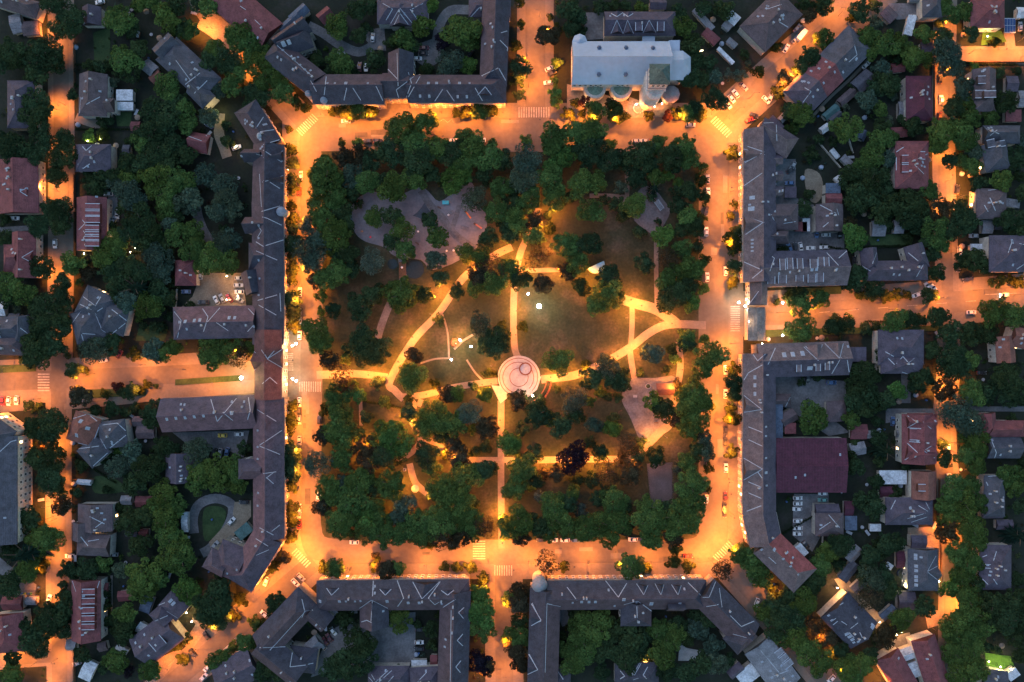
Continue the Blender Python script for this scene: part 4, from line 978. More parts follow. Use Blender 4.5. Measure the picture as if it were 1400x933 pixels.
shed(795,25,90,55,0,'P','purple outbuilding',4,6); shed(1045,105,150,38,-48,'L','narrow grey shed',2.5,3); shed(1085,200,95,55,-42,'R','red roofed shed'); shed(1205,100,65,60,-40,'W','pale flat shed',2.6,2.9,'ff'); shed(1175,140,50,45,-40,'L','small grey shed'); shed(1200,235,60,35,-40,'L','low grey shed')
shed(1165,305,120,22,-45,'W','narrow pale lean-to',2.3,2.6,'ff')
sheet(3,0)
building('house','big brown and red roofed house on the corner of the diagonal street',HS,'brown red house','-85,215,120,10,200hh','B',6,10.5,F='0,50,75,25;60,120,110,150',ch=4,sk=7,win=14)
for i, (a, b_, c_, nk, lb, vv) in enumerate((('510,205','330,385','G','grey terrace end','grey roofed end of the diagonal terrace, nearest the street corner','470,245,485,300,440,340'),('345,370','250,465','R','red terrace house','bright red middle house of the diagonal terrace',''),('255,460','150,565','P','brown terrace end','brown grey end house of the diagonal terrace with white hips','200,480,235,500,190,560'))):
    building('terraced_house',lb,'terraced house',nk,f'{a},{b_},195{"hg" if i==0 else "gh" if i==2 else "gg"}',c_,6,10.5+.1*i,F=vv,ch=1,sk=4,win=6)
shed(520,445,115,85,42,'G','large dark blue grey shed',3.2,4.5); shed(430,530,110,50,42,'B','long brown shed'); shed(362,598,48,46,40,'T','teal roofed greenhouse'); shed(325,628,48,44,40,'T','second teal roofed greenhouse'); shed(355,650,45,40,40,'G','dark potting shed'); shed(382,625,35,32,40,'G','tiny dark shed')
shed(310,702,55,40,35,'W','white framed garden kiosk'); shed(365,838,60,28,-50,'W','white greenhouse'); shed(430,880,70,40,-45,'L','grey greenhouse',2.4,2.8,'ff')
shed(515,738,55,45,60,'U','little blue gabled shed'); shed(85,640,60,40,45,'L','grey lean-to')
shed(45,672,90,35,-45,'P','dark slatted lean-to',4,4.4,'ff')
building('house','grey hipped house at the top with a cream side wall',HS,'cream walled house','895,-40,895,95,105gh','G',6,10,ch=2,sk=1)
shed(775,140,45,110,-15,'W','long pale flat roofed carport',2.6,2.9,'ff','carport','carport'); shed(660,80,80,70,-45,'B','brown tiled garage'); shed(865,265,68,70,0,'P','purple grey garage'); shed(708,370,75,52,5,'R','small red garden shed')
building('house','wine red roofed house beside a car port with solar panels',HS,'wine red house','1105,75,1290,75,155hh','R',6,10,ch=3,sk=3,win=6)
def panels(X, Y_, w, h, n, deg, phrase, z=3.):
    g = WZ(X, Y_, z); rt = root('solar_carport', (g.x, g.y, 0), R(deg)); k = S/Q
    b = MB(); b.box((0,0,z-.1),(w*k,h*k,.15)); b.obj('roof','pale',rt)
    b = MB()
    for i in range(n):
        for j in range(2): b.box((w*k*((i+.5)/n-.5),h*k*(j-.5)*.46,z+.04),(w*k/n*.86,h*k*.42,.06))
    b.obj('solar_panel', M['solar'], rt)
    for x in (-.45,.45):
        for y in (-.45,.45): b = MB(); b.tube((x*w*k,y*h*k,-.05),(x*w*k,y*h*k,z-.17),.06,6); b.obj('post','steel',rt)
    later(rt, phrase, 'carport', Z(X, Y_))
M['solar'] = plain('solar_cells', (.03,.06,.16), .15, spec=.6)
panels(1320,140,60,80,4,0,'carport roofed with blue solar panels')
building('house','two tone house, purple red above and orange brown below, beside parked cars',HS,'two tone house','822,415,822,540,140hg 825,535,825,660,145gh','H',6,10,ch=3,sk=5,win=10,wall=(1,1,1))
shed(735,600,50,90,0,'L','grey lean-to of the two tone house'); shed(715,722,90,55,3,'R','round ended red shed')
building('house','red hipped house with white dormer frames above the dark gardens',HS,'white framed red house','785,770,785,1030,185hh','R',6.5,11,dorm='745,870,40,35,0 745,920,40,35,0 840,850,40,30,0',F='700,830,745,800;810,870,870,840;700,860,700,930;800,900,850,950',ch=3,sk=5,win=10)
building('house','brown red house with a row of lit dormers on the right street',HS,'lit dormer house','1178,380,1178,610,130gh','B',6,10,dorm='1150,520,40,60,0 1200,520,35,60,0 1160,440,40,40,0',ch=2,sk=2,lit=.5,win=8)
shed(1330,458,65,85,0,'P','purple garage'); shed(1338,632,85,65,0,'R','red flat garage',2.8,3.1,'ff'); shed(1390,540,50,90,0,'L','grey lean-to at the edge')
building('house','grey house with a pale ridge and a red lower roof',HS,'grey red house','1170,735,1375,735,100gh 1230,780,1260,930,140gh','G',6,10,F='1180,700,1260,730;1210,740,1250,710',dorm='1210,785,40,40,0 1275,785,30,30,0',ch=2,sk=2,win=8,lit=.3)
shed(1375,70,40,60,0,'W','pale end shed'); shed(800,-10,0.1+60,40,0,'L','grey shed at the top')
sheet(0,1)
building('house','red house with eight shed dormers in two groups',HS,'eight dormer house','500,148,500,438,165gg','R',6,10,dorm='515,205,38,75,0 515,235,38,75,0 515,268,38,75,0 512,320,34,72,0 512,345,34,72,0 512,370,34,72,0 512,398,34,72,0',F='450,270,465,290,430,325;455,330,470,350,455,370,475,385,460,410',ch=2,sk=1,win=8)
building('house','dark red house with a small white dormer front on the left street',HS,'white dormer house','130,338,130,588,130gg 20,480,110,480,150hg','R',6,10,ch=2,sk=3,win=8,lit=.3,V='180,440,120,475,178,505')
building('house','star shaped grey villa with pale hips under the trees on the left',HS,'star shaped villa','440,700,600,780,170hh 400,870,560,830,180hh 560,800,690,830,160hh','G',6,10.5,F='400,715,500,760;455,690,520,740,550,690;520,780,555,870;555,870,600,900;380,855,440,770;530,770,560,750;600,900,695,825;610,760,690,820;450,890,520,895;445,895,455,930',ch=3,sk=3,win=10)
building('house','small red brown house at the edge of the gravel car park',HS,'car park house','1012,490,1012,630,115hh','R',5,8.5,ch=2,sk=1)
building('house','grey house at the left edge with a white gable line',HS,'grey edge house','0,870,160,860,140gh 130,800,130,960,110gh','G',6,10,F='110,860,150,890',ch=2,sk=2)
shed(15,755,30,80,0,'W','narrow white shed'); shed(80,800,60,40,0,'G','grey shed')
sheet(0,2)
building('house','brown hipped house by the crossing on the left street',HS,'crossing house','-20,20,145,25,115gh','B',6,9.5,ch=2,sk=2)
building('house','villa with one bright red hipped roof and two grey wings',HS,'red capped villa','485,405,430,560,150hh','O',7,11.5,F='365,470,400,425,480,400,530,440;415,555,500,575,540,470',sky='440,440,1.8,1.6 478,478,1.8,1.6 418,515,1.6,2',ch=0,sk=0,win=6)
building('house','grey wings of the red capped villa, edged with white gutters',HS,'grey villa wings','540,520,690,500,150hh 560,560,460,650,130hh','G',6.5,10.5,F='560,460,640,450,700,505,600,585;420,630,495,695,600,600;550,535,580,590;430,590,540,575',ch=2,sk=3,win=6)
building('house','small dark brown house with white roof lights in the lower left gardens',HS,'dark garden house','980,612,980,775,155gg','P',5,8.5,ch=4,sk=4)
shed(762,440,75,55,0,'B','brown shed'); shed(795,500,100,70,0,'B','larger brown shed'); shed(460,772,75,30,-5,'W','white garden hut'); shed(790,878,100,60,0,'R','red roofed shed'); shed(690,870,60,50,0,'L','grey lean-to shed')
def long_flats(rt, ro, c, on): pass
building('apartment_block','tall grey roofed apartment slab with a cream windowed front at the left edge',AB,'cream front slab','-40,520,-40,1110,270gg -80,440,60,540,110gh','G',11,14.5,ch=3,sk=3,win=78,lit=.06,wall=(1.15,1.1,1.05),F='0,605,60,550,120,535')
sheet(0,3)
building('house','sprawling red brown house with a white porch car below it',HS,'sprawling brown house','520,-40,520,110,190gg 420,180,600,190,120hg 450,60,450,160,110gg','B',6,9.5,F='490,30,570,70;440,140,480,190;480,165,540,155;520,90,560,60',ch=3,sk=3,win=6,lit=.3)
building('house','long crimson roofed house with five slim dormers on the left street',HS,'five dormer house','470,375,470,708,160gg','R',6.5,10.5,dorm='490,435,30,70,0 490,485,30,70,0 488,535,30,70,0 488,580,30,70,0 488,625,30,70,0',F='395,380,415,440;545,375,530,420',sky='455,438 455,465 435,525 445,530 430,605 435,640 450,675',ch=2,sk=0,win=10,lit=.2)
shed(565,420,55,55,0,'R','red side annex'); shed(560,740,50,50,15,'B','brown round ended shed'); shed(690,462,92,58,5,'R','red roofed summer house'); shed(390,730,55,60,0,'L','grey annex'); shed(480,870,70,110,-25,'W','white glazed greenhouse',2.4,3.4); shed(800,510,60,90,-20,'U','blue grey shed')
building('house','red brown house with a fan shaped lit roof at the left edge',HS,'edge red house','40,560,60,770,170gh','R',6,9.5,ch=2,sk=2)
shed(70,500,110,80,0,'R','dark red outbuilding with a white ridge',3.5,5.5); shed(170,490,60,45,0,'L','grey bin shelter')
building('house','dark brown house set along the lower left diagonal street, lit orange in front',HS,'diagonal street house','760,775,950,625,185gg 850,530,920,610,105hg 900,470,1000,560,120hg','P',6,10,F='845,600,915,570;910,545,980,590;835,525,900,500',sky='930,490,1.6 945,505,1.6',dorm='865,715,70,60,38',ch=3,sk=3,win=10,lit=.2)
building('house','brown roofed house cut off by the bottom edge on the diagonal street',HS,'bottom edge house','1190,930,1390,820,180gg','P',6,9.5,ch=3,sk=3,win=4,lit=.3)
shed(665,755,70,30,-30,'W','white tarpaulin shelter'); shed(770,640,45,60,-30,'W','pale lean-to'); shed(720,120,70,40,0,'P','purple grey shed'); shed(785,118,50,40,0,'R','small dark red shed'); shed(1010,60,35,110,0,'W','narrow white shed'); shed(1330,110,90,60,40,'T','green glass canopy',3,3.3,'ff','canopy','canopy'); shed(1225,220,100,70,40,'T','dark glass canopy',3,3.3,'ff','canopy','canopy')
shed(-10,-10,100,330,0,'G','x') if 0 else None
sheet(1,3)
building('house','dark house with parallel white stripes at the bottom edge',HS,'striped house','610,900,840,900,110hh','P',5,8,F='615,905,640,933;650,933,720,870;670,933,740,870;720,933,750,900;630,890,650,925',ch=1,sk=1)
shed(890,835,85,45,0,'W','white flat canopy',3,3.2,'ff','canopy','canopy'); shed(970,815,40,60,0,'R','small red annex'); building('house','brown hipped annex house at the bottom edge of the courtyard',HS,'hipped annex','840,910,1010,900,110hh','P',6,9,F='880,933,930,880;1000,885,1030,930',ch=2,sk=1)
shed(300,745,125,75,42,'L','grey pitched courtyard garage',4,6); building('house','dark hipped wing inside the lower left courtyard',HS,'dark courtyard wing','180,800,330,820,140hh','D',6,9.5,F='200,760,185,850;190,855,330,825',ch=1,sk=1)
shed(395,560,90,60,40,'L','lit grey stair annex',5,5.3,'ff','annex','annex')
sheet(2,3)
building('house','dark hipped house with white chevrons at the bottom edge',HS,'white chevron house','560,890,800,890,130hh','D',5.5,9,F='635,855,668,895,710,820;650,850,668,880,700,820;590,870,615,900,590,915;740,850,715,895,735,915;660,920,690,910',ch=1,sk=0)
building('house','dark hipped house joined to the corner dome block at the bottom',HS,'bottom dome annex','180,915,320,915,110hh','D',5.5,9,F='180,930,245,865,280,920',ch=1,sk=0)
shed(1220,870,90,55,40,'P','brown outbuilding',4,6); shed(1285,895,110,85,38,'W','white slatted roof terrace',4,4.3,'ff','terrace_roof','terrace roof')
sheet(3,3)
building('house','pinkish grey flat topped house in the lower right corner street',HS,'pinkish grey house','-60,730,110,960,170gg','L',6,8,ch=2,sk=8,F='-40,760,60,880;30,900,110,870',dorm='60,770,30,50,0 85,800,30,50,0 110,830,30,50,0')
sheet(3,1)
building('house','steep brown house with a red and blue grey annex behind the car yard',HS,'brown gable house','335,185,335,335,150gg','B',6,10,F='285,190,370,235;300,310,330,285;375,210,385,245',ch=3,sk=1)
shed(358,155,88,60,0,'R','red flat roofed annex',5,6,'gg','annex','annex'); shed(355,98,80,55,0,'U','blue grey flat roofed annex',5,5.3,'ff','annex','annex'); shed(387,50,44,44,35,'W','bright white square tent',2.3,3.2,'hh','tent','tent')
shed(180,308,65,52,0,'R','reddish flat garage',2.7,3,'ff'); shed(208,298,40,70,0,'W','white roofed garage',2.7,3,'ff'); shed(122,120,65,60,0,'P','dark open garage',2.6,2.9,'ff')
shed(602,318,75,85,0,'L','pale pitched garden shed'); shed(712,308,55,75,0,'L','smaller pale pitched shed')
building('house','long grey brown house with a rear gable beside the right street',HS,'rear gable house','520,550,872,545,110hh 545,425,560,560,95gh 790,405,830,540,110gh','P',6,10,F='595,440,570,510;655,460,685,480,700,460;765,450,820,495;510,520,560,550;850,510,810,580',ch=5,sk=2,win=12)
building('house','brown hipped house with pale ridges near the top of the right street',HS,'pale ridge house','1220,100,1215,265,165hh','B',6,10,F='1210,150,1240,220;1180,190,1200,225;1200,110,1245,105',ch=3,sk=3,win=8,lit=.3)
shed(1335,180,75,45,-8,'L','grey flat annex',3,3.3,'ff'); shed(1195,308,60,75,0,'L','grey garage'); shed(1135,420,65,36,0,'W','white canopy',2.4,2.6,'ff','canopy','canopy'); shed(1255,300,40,50,0,'G','small grey shed')
building('house','grey roofed house with a white three storey side wall on the right street',HS,'white walled house','1205,455,1420,455,200hh','P',7.5,11,F='1310,450,1330,390;1355,540,1400,510;1370,400,1420,410',ch=2,sk=4,win=12,wall=(1.2,1.2,1.2),lit=.25)
building('house','grey house below the right street, its roof in the shade of street trees',HS,'shaded grey house','600,965,850,965,190hh 730,1000,730,1110,230hh','P',6.5,10,V='700,1055,735,1015,765,1050',F='640,990,685,1015;655,1025,690,1060;765,1050,800,1025;730,1100,760,1110',ch=4,sk=2)
building('house','orange roofed house with a cream end wall at the right edge',HS,'orange edge house','1290,905,1300,1050,105gg 1330,900,1430,930,110gh','O',6.5,9.5,ch=2,sk=3,win=8,wall=(1.2,1.2,1.2),lit=.3)
sheet(3,2)
building('house','twin gabled red house with dormers on the right street',HS,'twin gabled house','825,400,825,672,190gg 760,440,900,440,90gg 740,620,900,610,100hg','R',6.5,10.5,V='745,400,810,445,760,475 745,650,815,610,760,560 905,400,845,445,890,480 910,640,850,600,890,575',F='770,475,835,480;770,550,830,555',dorm='790,510,60,40,0',ch=3,sk=3,win=8)
building('house','bright red L shaped roof with a grey lower wing at the right edge',HS,'bright red house','1190,395,1200,520,100gh 1200,480,1396,480,90gh','R',6.5,10,ch=0,sk=0,win=4)
building('house','grey lower wing with a white ridge below the bright red roof',HS,'grey lower wing','1195,580,1375,580,125gg','G',5.5,9,F='1200,550,1215,535,1245,610,1235,640',ch=2,sk=2)
building('house','orange brown roof with a cream gable edge, grey wing below',HS,'orange brown house','850,710,850,865,135gg','O',6,9.5,ch=0,sk=0,wall=(1.2,1.2,1.2),dorm='835,800,36,40,0')
building('house','grey hipped house in front of the orange brown one',HS,'grey front house','640,930,900,930,150hh','P',5.8,9.3,F='670,920,695,870;820,900,870,930;760,970,860,940;780,990,870,960;860,880,880,920',ch=3,sk=2)
building('house','narrow grey house with pale hips near the right edge',HS,'narrow grey house','1235,735,1235,960,115hh','G',6,9.5,F='1190,770,1200,790;1275,770,1290,760;1200,740,1280,735',ch=5,sk=3)
shed(680,745,150,75,0,'W','white flat roofed garden annex',3,3.3,'ff'); shed(670,758,60,45,0,'L','grey roof box',3.6,4,'ff') if 0 else None
shed(495,497,92,82,0,'R','dark red roofed shed'); shed(555,512,35,45,0,'L','tiny grey lean-to'); shed(488,590,85,70,10,'L','grey tarred shed'); shed(655,825,95,60,0,'H','dark purple red shed'); shed(985,750,36,45,0,'W','white bus shaped shed') if 0 else None; shed(720,508,40,40,0,'L','grey side annex'); shed(440,915,50,80,0,'H','dark crimson shed')
shed(320,925,130,70,0,'P','purple brown annex roof',4,6)
sheet(3,3)
building('house','brown house with pale hips beside the long car park',HS,'hipped brown house','335,10,335,138,155hh','B',5.5,9,F='330,20,390,90;280,100,340,60',ch=1,sk=1)
shed(452,65,65,78,0,'U','blue grey flat roof',3.2,3.5,'ff'); shed(468,235,95,58,48,'L','pale grey shed'); shed(440,330,120,60,52,'G','dark shed'); shed(505,400,110,50,42,'G','low dark shed')
building('house','square grey house with a ladder of white skylights',HS,'ladder skylight house','845,205,845,435,165gh','G',6,9.5,V='925,300,868,330,925,375',F='915,245,868,330;770,205,900,205',sky='805,240,1.6,1.2 805,258,1.6,1.2 808,300,1.6,1.2 808,325,1.6,1.2 808,358,1.6,1.2 808,378,1.6,1.2 808,403,1.6,1.2 835,252',ch=0,sk=0,win=8,lit=.3)
shed(822,168,85,70,0,'P','brown rear annex',4,5); shed(722,265,45,92,0,'H','dark red lean-to'); shed(655,310,40,55,-35,'W','white garden tent',2.2,3,'hh','tent','tent'); shed(755,490,95,100,0,'P','brown two part shed',3.2,5); shed(655,555,95,45,42,'U','blue grey shed'); shed(585,90,60,40,0,'W','white garden swing roof',2.2,2.5,'ff'); shed(180,215,50,70,40,'W','white canopy',3,3.2,'ff','canopy','canopy')
building('house','dark diagonal house with rows of zinc dormers and a warmly lit terrace',HS,'warm terrace house','360,510,525,680,205gg','D',6,10,F='310,490,345,480;380,520,410,500;400,600,430,620;345,600,370,585;440,660,470,690;450,640,490,610;500,660,515,690;355,620,380,600;420,680,450,665',sky='430,670,1.5 445,685,1.5 460,700,1.5 570,630,2',ch=4,sk=5,win=8,lit=.3)
building('house','grey dark house with several zinc vents near the lower right edge',HS,'zinc vent house','1240,185,1240,430,175hh','P',6,10,F='1170,250,1195,240;1230,270,1245,220;1170,290,1215,292;1180,310,1215,312;1170,370,1200,400;1230,370,1250,400',ch=4,sk=3,win=6,lit=.3)
building('house','left of two long red houses joined by curved white canopies',HS,'left twin red house','650,780,770,990,140gg','R',6,9.5,ch=0,sk=1)
building('house','right of two long red houses joined by curved white canopies',HS,'right twin red house','845,690,930,960,135gg','R',6,9.5,ch=1,sk=1,wall=(1.2,1.2,1.2))
shed(770,775,85,70,20,'W','upper curved white canopy',3.5,4.3,'gg','canopy','canopy'); shed(815,860,90,85,20,'W','lower curved white canopy',3.5,4.3,'gg','canopy','canopy')
building('house','grey flat house beside the brightly lit green lawn at the bottom right',HS,'lawn side house','1170,910,1300,930,110gg','G',4.5,6.5,ch=1,sk=2)
shed(1335,890,65,50,35,'W','white lit roof terrace',3.5,3.8,'ff','terrace_roof','terrace roof'); shed(1290,75,90,55,0,'P','grey brown shed'); shed(1225,10,120,60,0,'P','brown hipped shed',4,6,'hh')

# ================================================================== PARK FURNITURE AND OTHER THINGS
def simple(name, label, cat, px, build, nick=None, h=0., rz=0., z=.13):
    g = W(px, h); rt = root(name, (g.x, g.y, z), rz); build(rt)
    tag(rt, label, cat) if label[0] != '*' else later(rt, label[1:], cat, px)
    if nick: LM.append((nick, px))
sheet(1,1)
def sail(rt):
    g0 = W(Z(915,225), 3.2); P = [W(Z(*p), 3.6-.4*i)-g0 for i, p in enumerate(((918,178),(990,262),(915,278),(855,250)))]
    b = MB(); N_ = 8
    zs = [3.6, 2.9, 3.6, 2.9]
    def pt(u, v):
        q = P[0]*(1-u)*(1-v)+P[1]*u*(1-v)+P[2]*u*v+P[3]*(1-u)*v; z = zs[0]*(1-u)*(1-v)+zs[1]*u*(1-v)+zs[2]*u*v+zs[3]*(1-u)*v
        cen = (P[0]+P[1]+P[2]+P[3])/4; s = 1-.14*(4*u*(1-u))*abs(2*v-1)-.14*(4*v*(1-v))*abs(2*u-1)
        q = cen+(q-cen)*s; return Vector((q.x, q.y, z))
    for i in range(N_):
        for j in range(N_): b.face([pt(i/N_,j/N_),pt((i+1)/N_,j/N_),pt((i+1)/N_,(j+1)/N_),pt(i/N_,(j+1)/N_)])
    b.obj('canvas','obj',rt,col=(.035,.037,.05))
    for p, z in zip(P, zs): b = MB(); b.tube((p.x,p.y,-.05),(p.x,p.y,z+.1),.07,8); b.obj('post','steel',rt)
simple('shade_sail','dark kite shaped shade sail over the sand playground','shade sail',Z(915,225),sail,'shade sail',3.2)
def pingpong(rt):
    b = MB(); b.box((0,0,.76),(3.0,1.7,.06)); b.obj('table_top','obj',rt,col=(.07,.42,.48)); b = MB(); b.box((0,0,.86),(.04,1.8,.15)); b.obj('net','pale',rt)
    for x in (-1,1): b = MB(); b.box((x,0,.36),(.15,1.1,.73)); b.obj('leg','steel',rt)
simple('table_tennis_table','turquoise table tennis table on the sand','table tennis table',Z(1035,178),pingpong,'turquoise table')
def bench(rt, colr=(.09,.05,.03)):
    b = MB()
    for y in (-.18,0,.18): b.box((0,y,.45),(1.9,.14,.05))
    b.obj('seat','obj',rt,col=colr)
    b = MB()
    for z in (.62,.8): b.box((0,.3,z),(1.9,.05,.13))
    b.obj('backrest','obj',rt,col=colr)
    for x in (-.75,.75): b = MB(); b.box((x,0,.21),(.07,.45,.44)); b.box((x,.28,.45),(.07,.06,.9)); b.obj('leg','steel',rt)
for X, Y_, a, t, n in ((1000,205,-30,1,0),(880,400,-40,1,0)): simple('park_bench','*dark slatted bench on the sand','bench',Z(X,Y_),lambda rt: bench(rt),None,0,R(a))
def slide(colr):
    def f(rt):
        b = MB()
        for s in range(8):
            x0, x1 = -1.6+.4*s, -1.2+.4*s; z0, z1 = 1.6-.19*s, 1.6-.19*(s+1)
            b.face([(x0,-.3,z0),(x1,-.3,z1),(x1,.3,z1),(x0,.3,z0)])
            for y in (-.3,.3): b.face([(x0,y,z0),(x1,y,z1),(x1,y,z1+.22),(x0,y,z0+.22)])
        b.obj('chute','obj',rt,col=colr); b = MB(); b.box((-2.1,0,1.6),(1.0,.9,.08)); b.obj('platform','wood',rt)
        b = MB()
        for x in (-2.5,-1.7):
            for y in (-.4,.4): b.tube((x,y,-.05),(x,y,2.4),.05,6)
        b.obj('frame','steel',rt)
    return f
simple('slide','orange children\'s slide in the upper part of the sand','slide',Z(1160,248),slide((.55,.2,.06)),'orange slide',0,R(-50)); simple('slide','pinkish slide beside a curved climbing frame','slide',Z(1215,308),slide((.5,.2,.16)),'pinkish slide',0,R(-30))
def spring(colr):
    def f(rt):
        b = MB(); b.tube((0,0,-.05),(0,0,.45),.12,8); b.obj('spring','steel',rt); b = MB(); b.lathe((0,0,.5),[(0,-.05),(.45,0),(.5,.1),(.2,.25),(0,.3)],12); b.obj('seat','obj',rt,col=colr)
    return f
for X, Y_, c_, n in ((1040,440,(.8,.8,.82),'white'),(1078,438,(.8,.8,.82),'white'),(885,335,(.75,.75,.8),'pale'),(1050,245,(.8,.8,.8),'white'),(625,365,(.5,.05,.08),'red'),(580,335,(.4,.2,.1),'orange'),(553,172,(.45,.06,.05),'red'),(797,531,(.85,.85,.85),'white')):
    simple('spring_toy','*'+n+' springy seat in the playground','spring toy',Z(X,Y_),spring(c_))
def climb(rt):
    b = MB()
    for k in range(6):
        a = k/5*math.pi; 
        b.tube((-1.6+k*.65,-.7,-.05),(-1.6+k*.65,-.7,1.2+.8*math.sin(a)),.04,6); b.tube((-1.6+k*.65,.7,-.05),(-1.6+k*.65,.7,1.2+.8*math.sin(a)),.04,6); b.tube((-1.6+k*.65,-.7,1.2+.8*math.sin(a)),(-1.6+k*.65,.7,1.2+.8*math.sin(a)),.04,6)
        if k: a0 = (k-1)/5*math.pi; [b.tube((-1.6+(k-1)*.65,y,1.2+.8*math.sin(a0)),(-1.6+k*.65,y,1.2+.8*math.sin(a)),.04,6) for y in (-.7,.7)]
    b.obj('frame','steel',rt)
simple('climbing_frame','dark arched climbing frame near the turquoise table','climbing frame',Z(1060,240),climb,'arched climbing frame',0,R(30)); simple('climbing_frame','low grey climbing frame between the slides','climbing frame',Z(1140,318),climb,None,0,R(-15))
def bridge(rt):
    b = MB(); b.box((0,0,.12),(3.2,7.5,.12)); b.obj('deck','wood',rt)
    for x in (-1.5,1.5):
        b = MB(); b.box((x,0,.9),(.08,7.5,.08)); [b.tube((x,y,.1),(x,y,.92),.04,6) for y in (-3.4,-1.1,1.1,3.4)]; b.obj('railing','wood',rt)
simple('footbridge','grey plank footbridge between the two small ponds','footbridge',Z(800,545),bridge,'plank footbridge')
sheet(2,1)
def stage(rt):
    b = MB(); n = 16; r0 = 3.9
    for k in range(n):
        a0, a1 = math.pi*k/n, math.pi*(k+1)/n
        for (ra, za), (rb_, zb) in (((r0,3.0),(r0*.7,4.0)),((r0*.7,4.0),(0,4.7))):
            p = [(ra*math.cos(a0),ra*math.sin(a0),za),(ra*math.cos(a1),ra*math.sin(a1),za),(rb_*math.cos(a1),rb_*math.sin(a1),zb),(rb_*math.cos(a0),rb_*math.sin(a0),zb)]
            b.face(p[:3] if rb_ == 0 else p)
    b.obj('roof','obj',rt,col=(.18,.40,.55))
    b = MB()
    for k in range(n): a0, a1 = math.pi*k/n, math.pi*(k+1)/n; b.face([(3.5*math.cos(a0),3.5*math.sin(a0),0),(3.5*math.cos(a1),3.5*math.sin(a1),0),(3.6*math.cos(a1),3.6*math.sin(a1),3.2),(3.6*math.cos(a0),3.6*math.sin(a0),3.2)])
    b.obj('back_wall','plaster',rt,col=(.9,.9,.9)); b = MB(); b.prism([Vector((3.9*math.cos(math.pi*k/n),3.9*math.sin(math.pi*k/n))) for k in range(n+1)],-.05,.5); b.obj('platform','stone',rt)
simple('open_air_stage','light blue half round stage roof among the park trees','stage',Z(458,515),stage,'blue stage roof',3.,R(205))
def pergola(rt):
    b = MB(); [b.box((0,y,2.5),(2.6,.14,.16)) for y in np.arange(-2.2,2.3,.44)]; [b.box((x,0,2.36),(.14,5,.14)) for x in (-1,1)]; b.obj('rafters','pale',rt)
    for x in (-1,1):
        for y in (-2.2,2.2): b = MB(); b.tube((x,y,-.05),(x,y,2.3),.07,6); b.obj('post','wood',rt)
simple('pergola','grey slatted pergola on the small paved square','pergola',Z(803,190),pergola,'slatted pergola',2.5,R(35))
def disc(rt):
    b = MB(); b.lathe((0,0,0),[(1.1,-.05),(1.1,.45),(.9,.45),(.9,.3),(0,.3)],18); b.obj('basin','stone',rt); b = MB(); b.lathe((0,0,.2),[(.3,0),(.25,.7),(0,.75)],10); b.obj('spout','stone',rt)
simple('drinking_fountain','round pale drinking fountain beside the pergola','fountain',Z(765,160),disc)
sheet(2,2)
def pavilion(rt):
    b = MB(); b.face([(-4.2,-2.7,2.9),(4.2,-2.7,2.9),(4.2,0,3.7),(-4.2,0,3.7)]); b.face([(4.2,2.7,2.9),(-4.2,2.7,2.9),(-4.2,0,3.7),(4.2,0,3.7)]); b.obj('roof','obj',rt,col=(.075,.035,.035))
    for x in (-3.9,0,3.9):
        for y in (-2.4,2.4): b = MB(); b.tube((x,y,-.05),(x,y,2.95),.08,6); b.obj('post','wood',rt)
simple('pavilion','dark red roofed open pavilion on the right paved square','pavilion',Z(837,265),pavilion,'dark red pavilion',3.)
def planter(rt):
    b = MB(); b.lathe((0,0,0),[(1.25,-.05),(1.25,.5),(1.0,.5),(1.0,.35)],20); b.obj('ring','stone',rt); b = MB(); b.lathe((0,0,.36),[(1.0,0),(.5,.5),(0,.6)],12); b.obj('plants','obj',rt,col=(.03,.05,.02))
simple('round_planter','round stone planter in front of the dark red pavilion','planter',Z(742,248),planter)
def chess(rt):
    b = MB(); b.box((0,0,.75),(1.8,1.2,.08)); b.obj('table_top','stone',rt)
    for x in (-.6,.6): b = MB(); b.box((x,0,.35),(.2,.7,.72)); b.obj('leg','stone',rt)
simple('stone_table','grey stone table on the right paved square','table',Z(670,302),chess)
simple('park_bench','long brown bench along the lower side of the right paved square','bench',Z(785,447),lambda rt: bench(rt),None,0,R(-4)); simple('park_bench','brown bench at the corner near the pale path fork','bench',Z(590,385),lambda rt: bench(rt),None,0,R(30))
for X, Y_, a in ((655,392,-60),(672,412,-55)): simple('park_bench','*grey bench on the right paved square','bench',Z(X,Y_),lambda rt: bench(rt,(.12,.12,.13)),None,0,R(a))
def arcwall(rt):
    b = MB(); g0 = W(Z(205,270))
    for i in range(14):
        a0, a1 = R(-8-i*4), R(-8-(i+1)*4)
        P = lambda r, a: W((709.5+r*math.cos(a), 515.5-r*math.sin(a)))-g0
        b.prism([P(46,a0),P(46,a1),P(43.8,a1),P(43.8,a0)],-.05,.75); b.prism([P(39,a0),P(39,a1),P(37.6,a1),P(37.6,a0)],-.05,.5)
    b.obj('wall','brickred',rt)
    b = MB()
    for i in range(14):
        a0, a1 = R(-8-i*4), R(-8-(i+1)*4); P = lambda r, a: W((709.5+r*math.cos(a), 515.5-r*math.sin(a)))-g0
        b.prism([P(43.7,a0),P(43.7,a1),P(39.1,a1),P(39.1,a0)],-.05,.4)
    b.obj('planting_bed','ground',rt)
simple('curved_bed','curved brick edged bed on the lower right of the round plaza','planting bed',Z(205,270),arcwall,'curved brick bed')
def basin(rt):
    b = MB(); b.lathe((0,0,0),[(2.95,-.05),(2.95,.55),(2.35,.55),(2.35,.2)],32); b.obj('rim','brickred',rt); b = MB(); b.lathe((0,0,.36),[(2.36,0),(0,0)],32); b.obj('water','water',rt) if 0 else b.obj('water', M['fountainwater'], rt)
    b = MB(); b.lathe((0,0,.3),[(.35,0),(.3,.5),(.6,.7),(0,.75)],14); b.obj('nozzle','stone',rt)
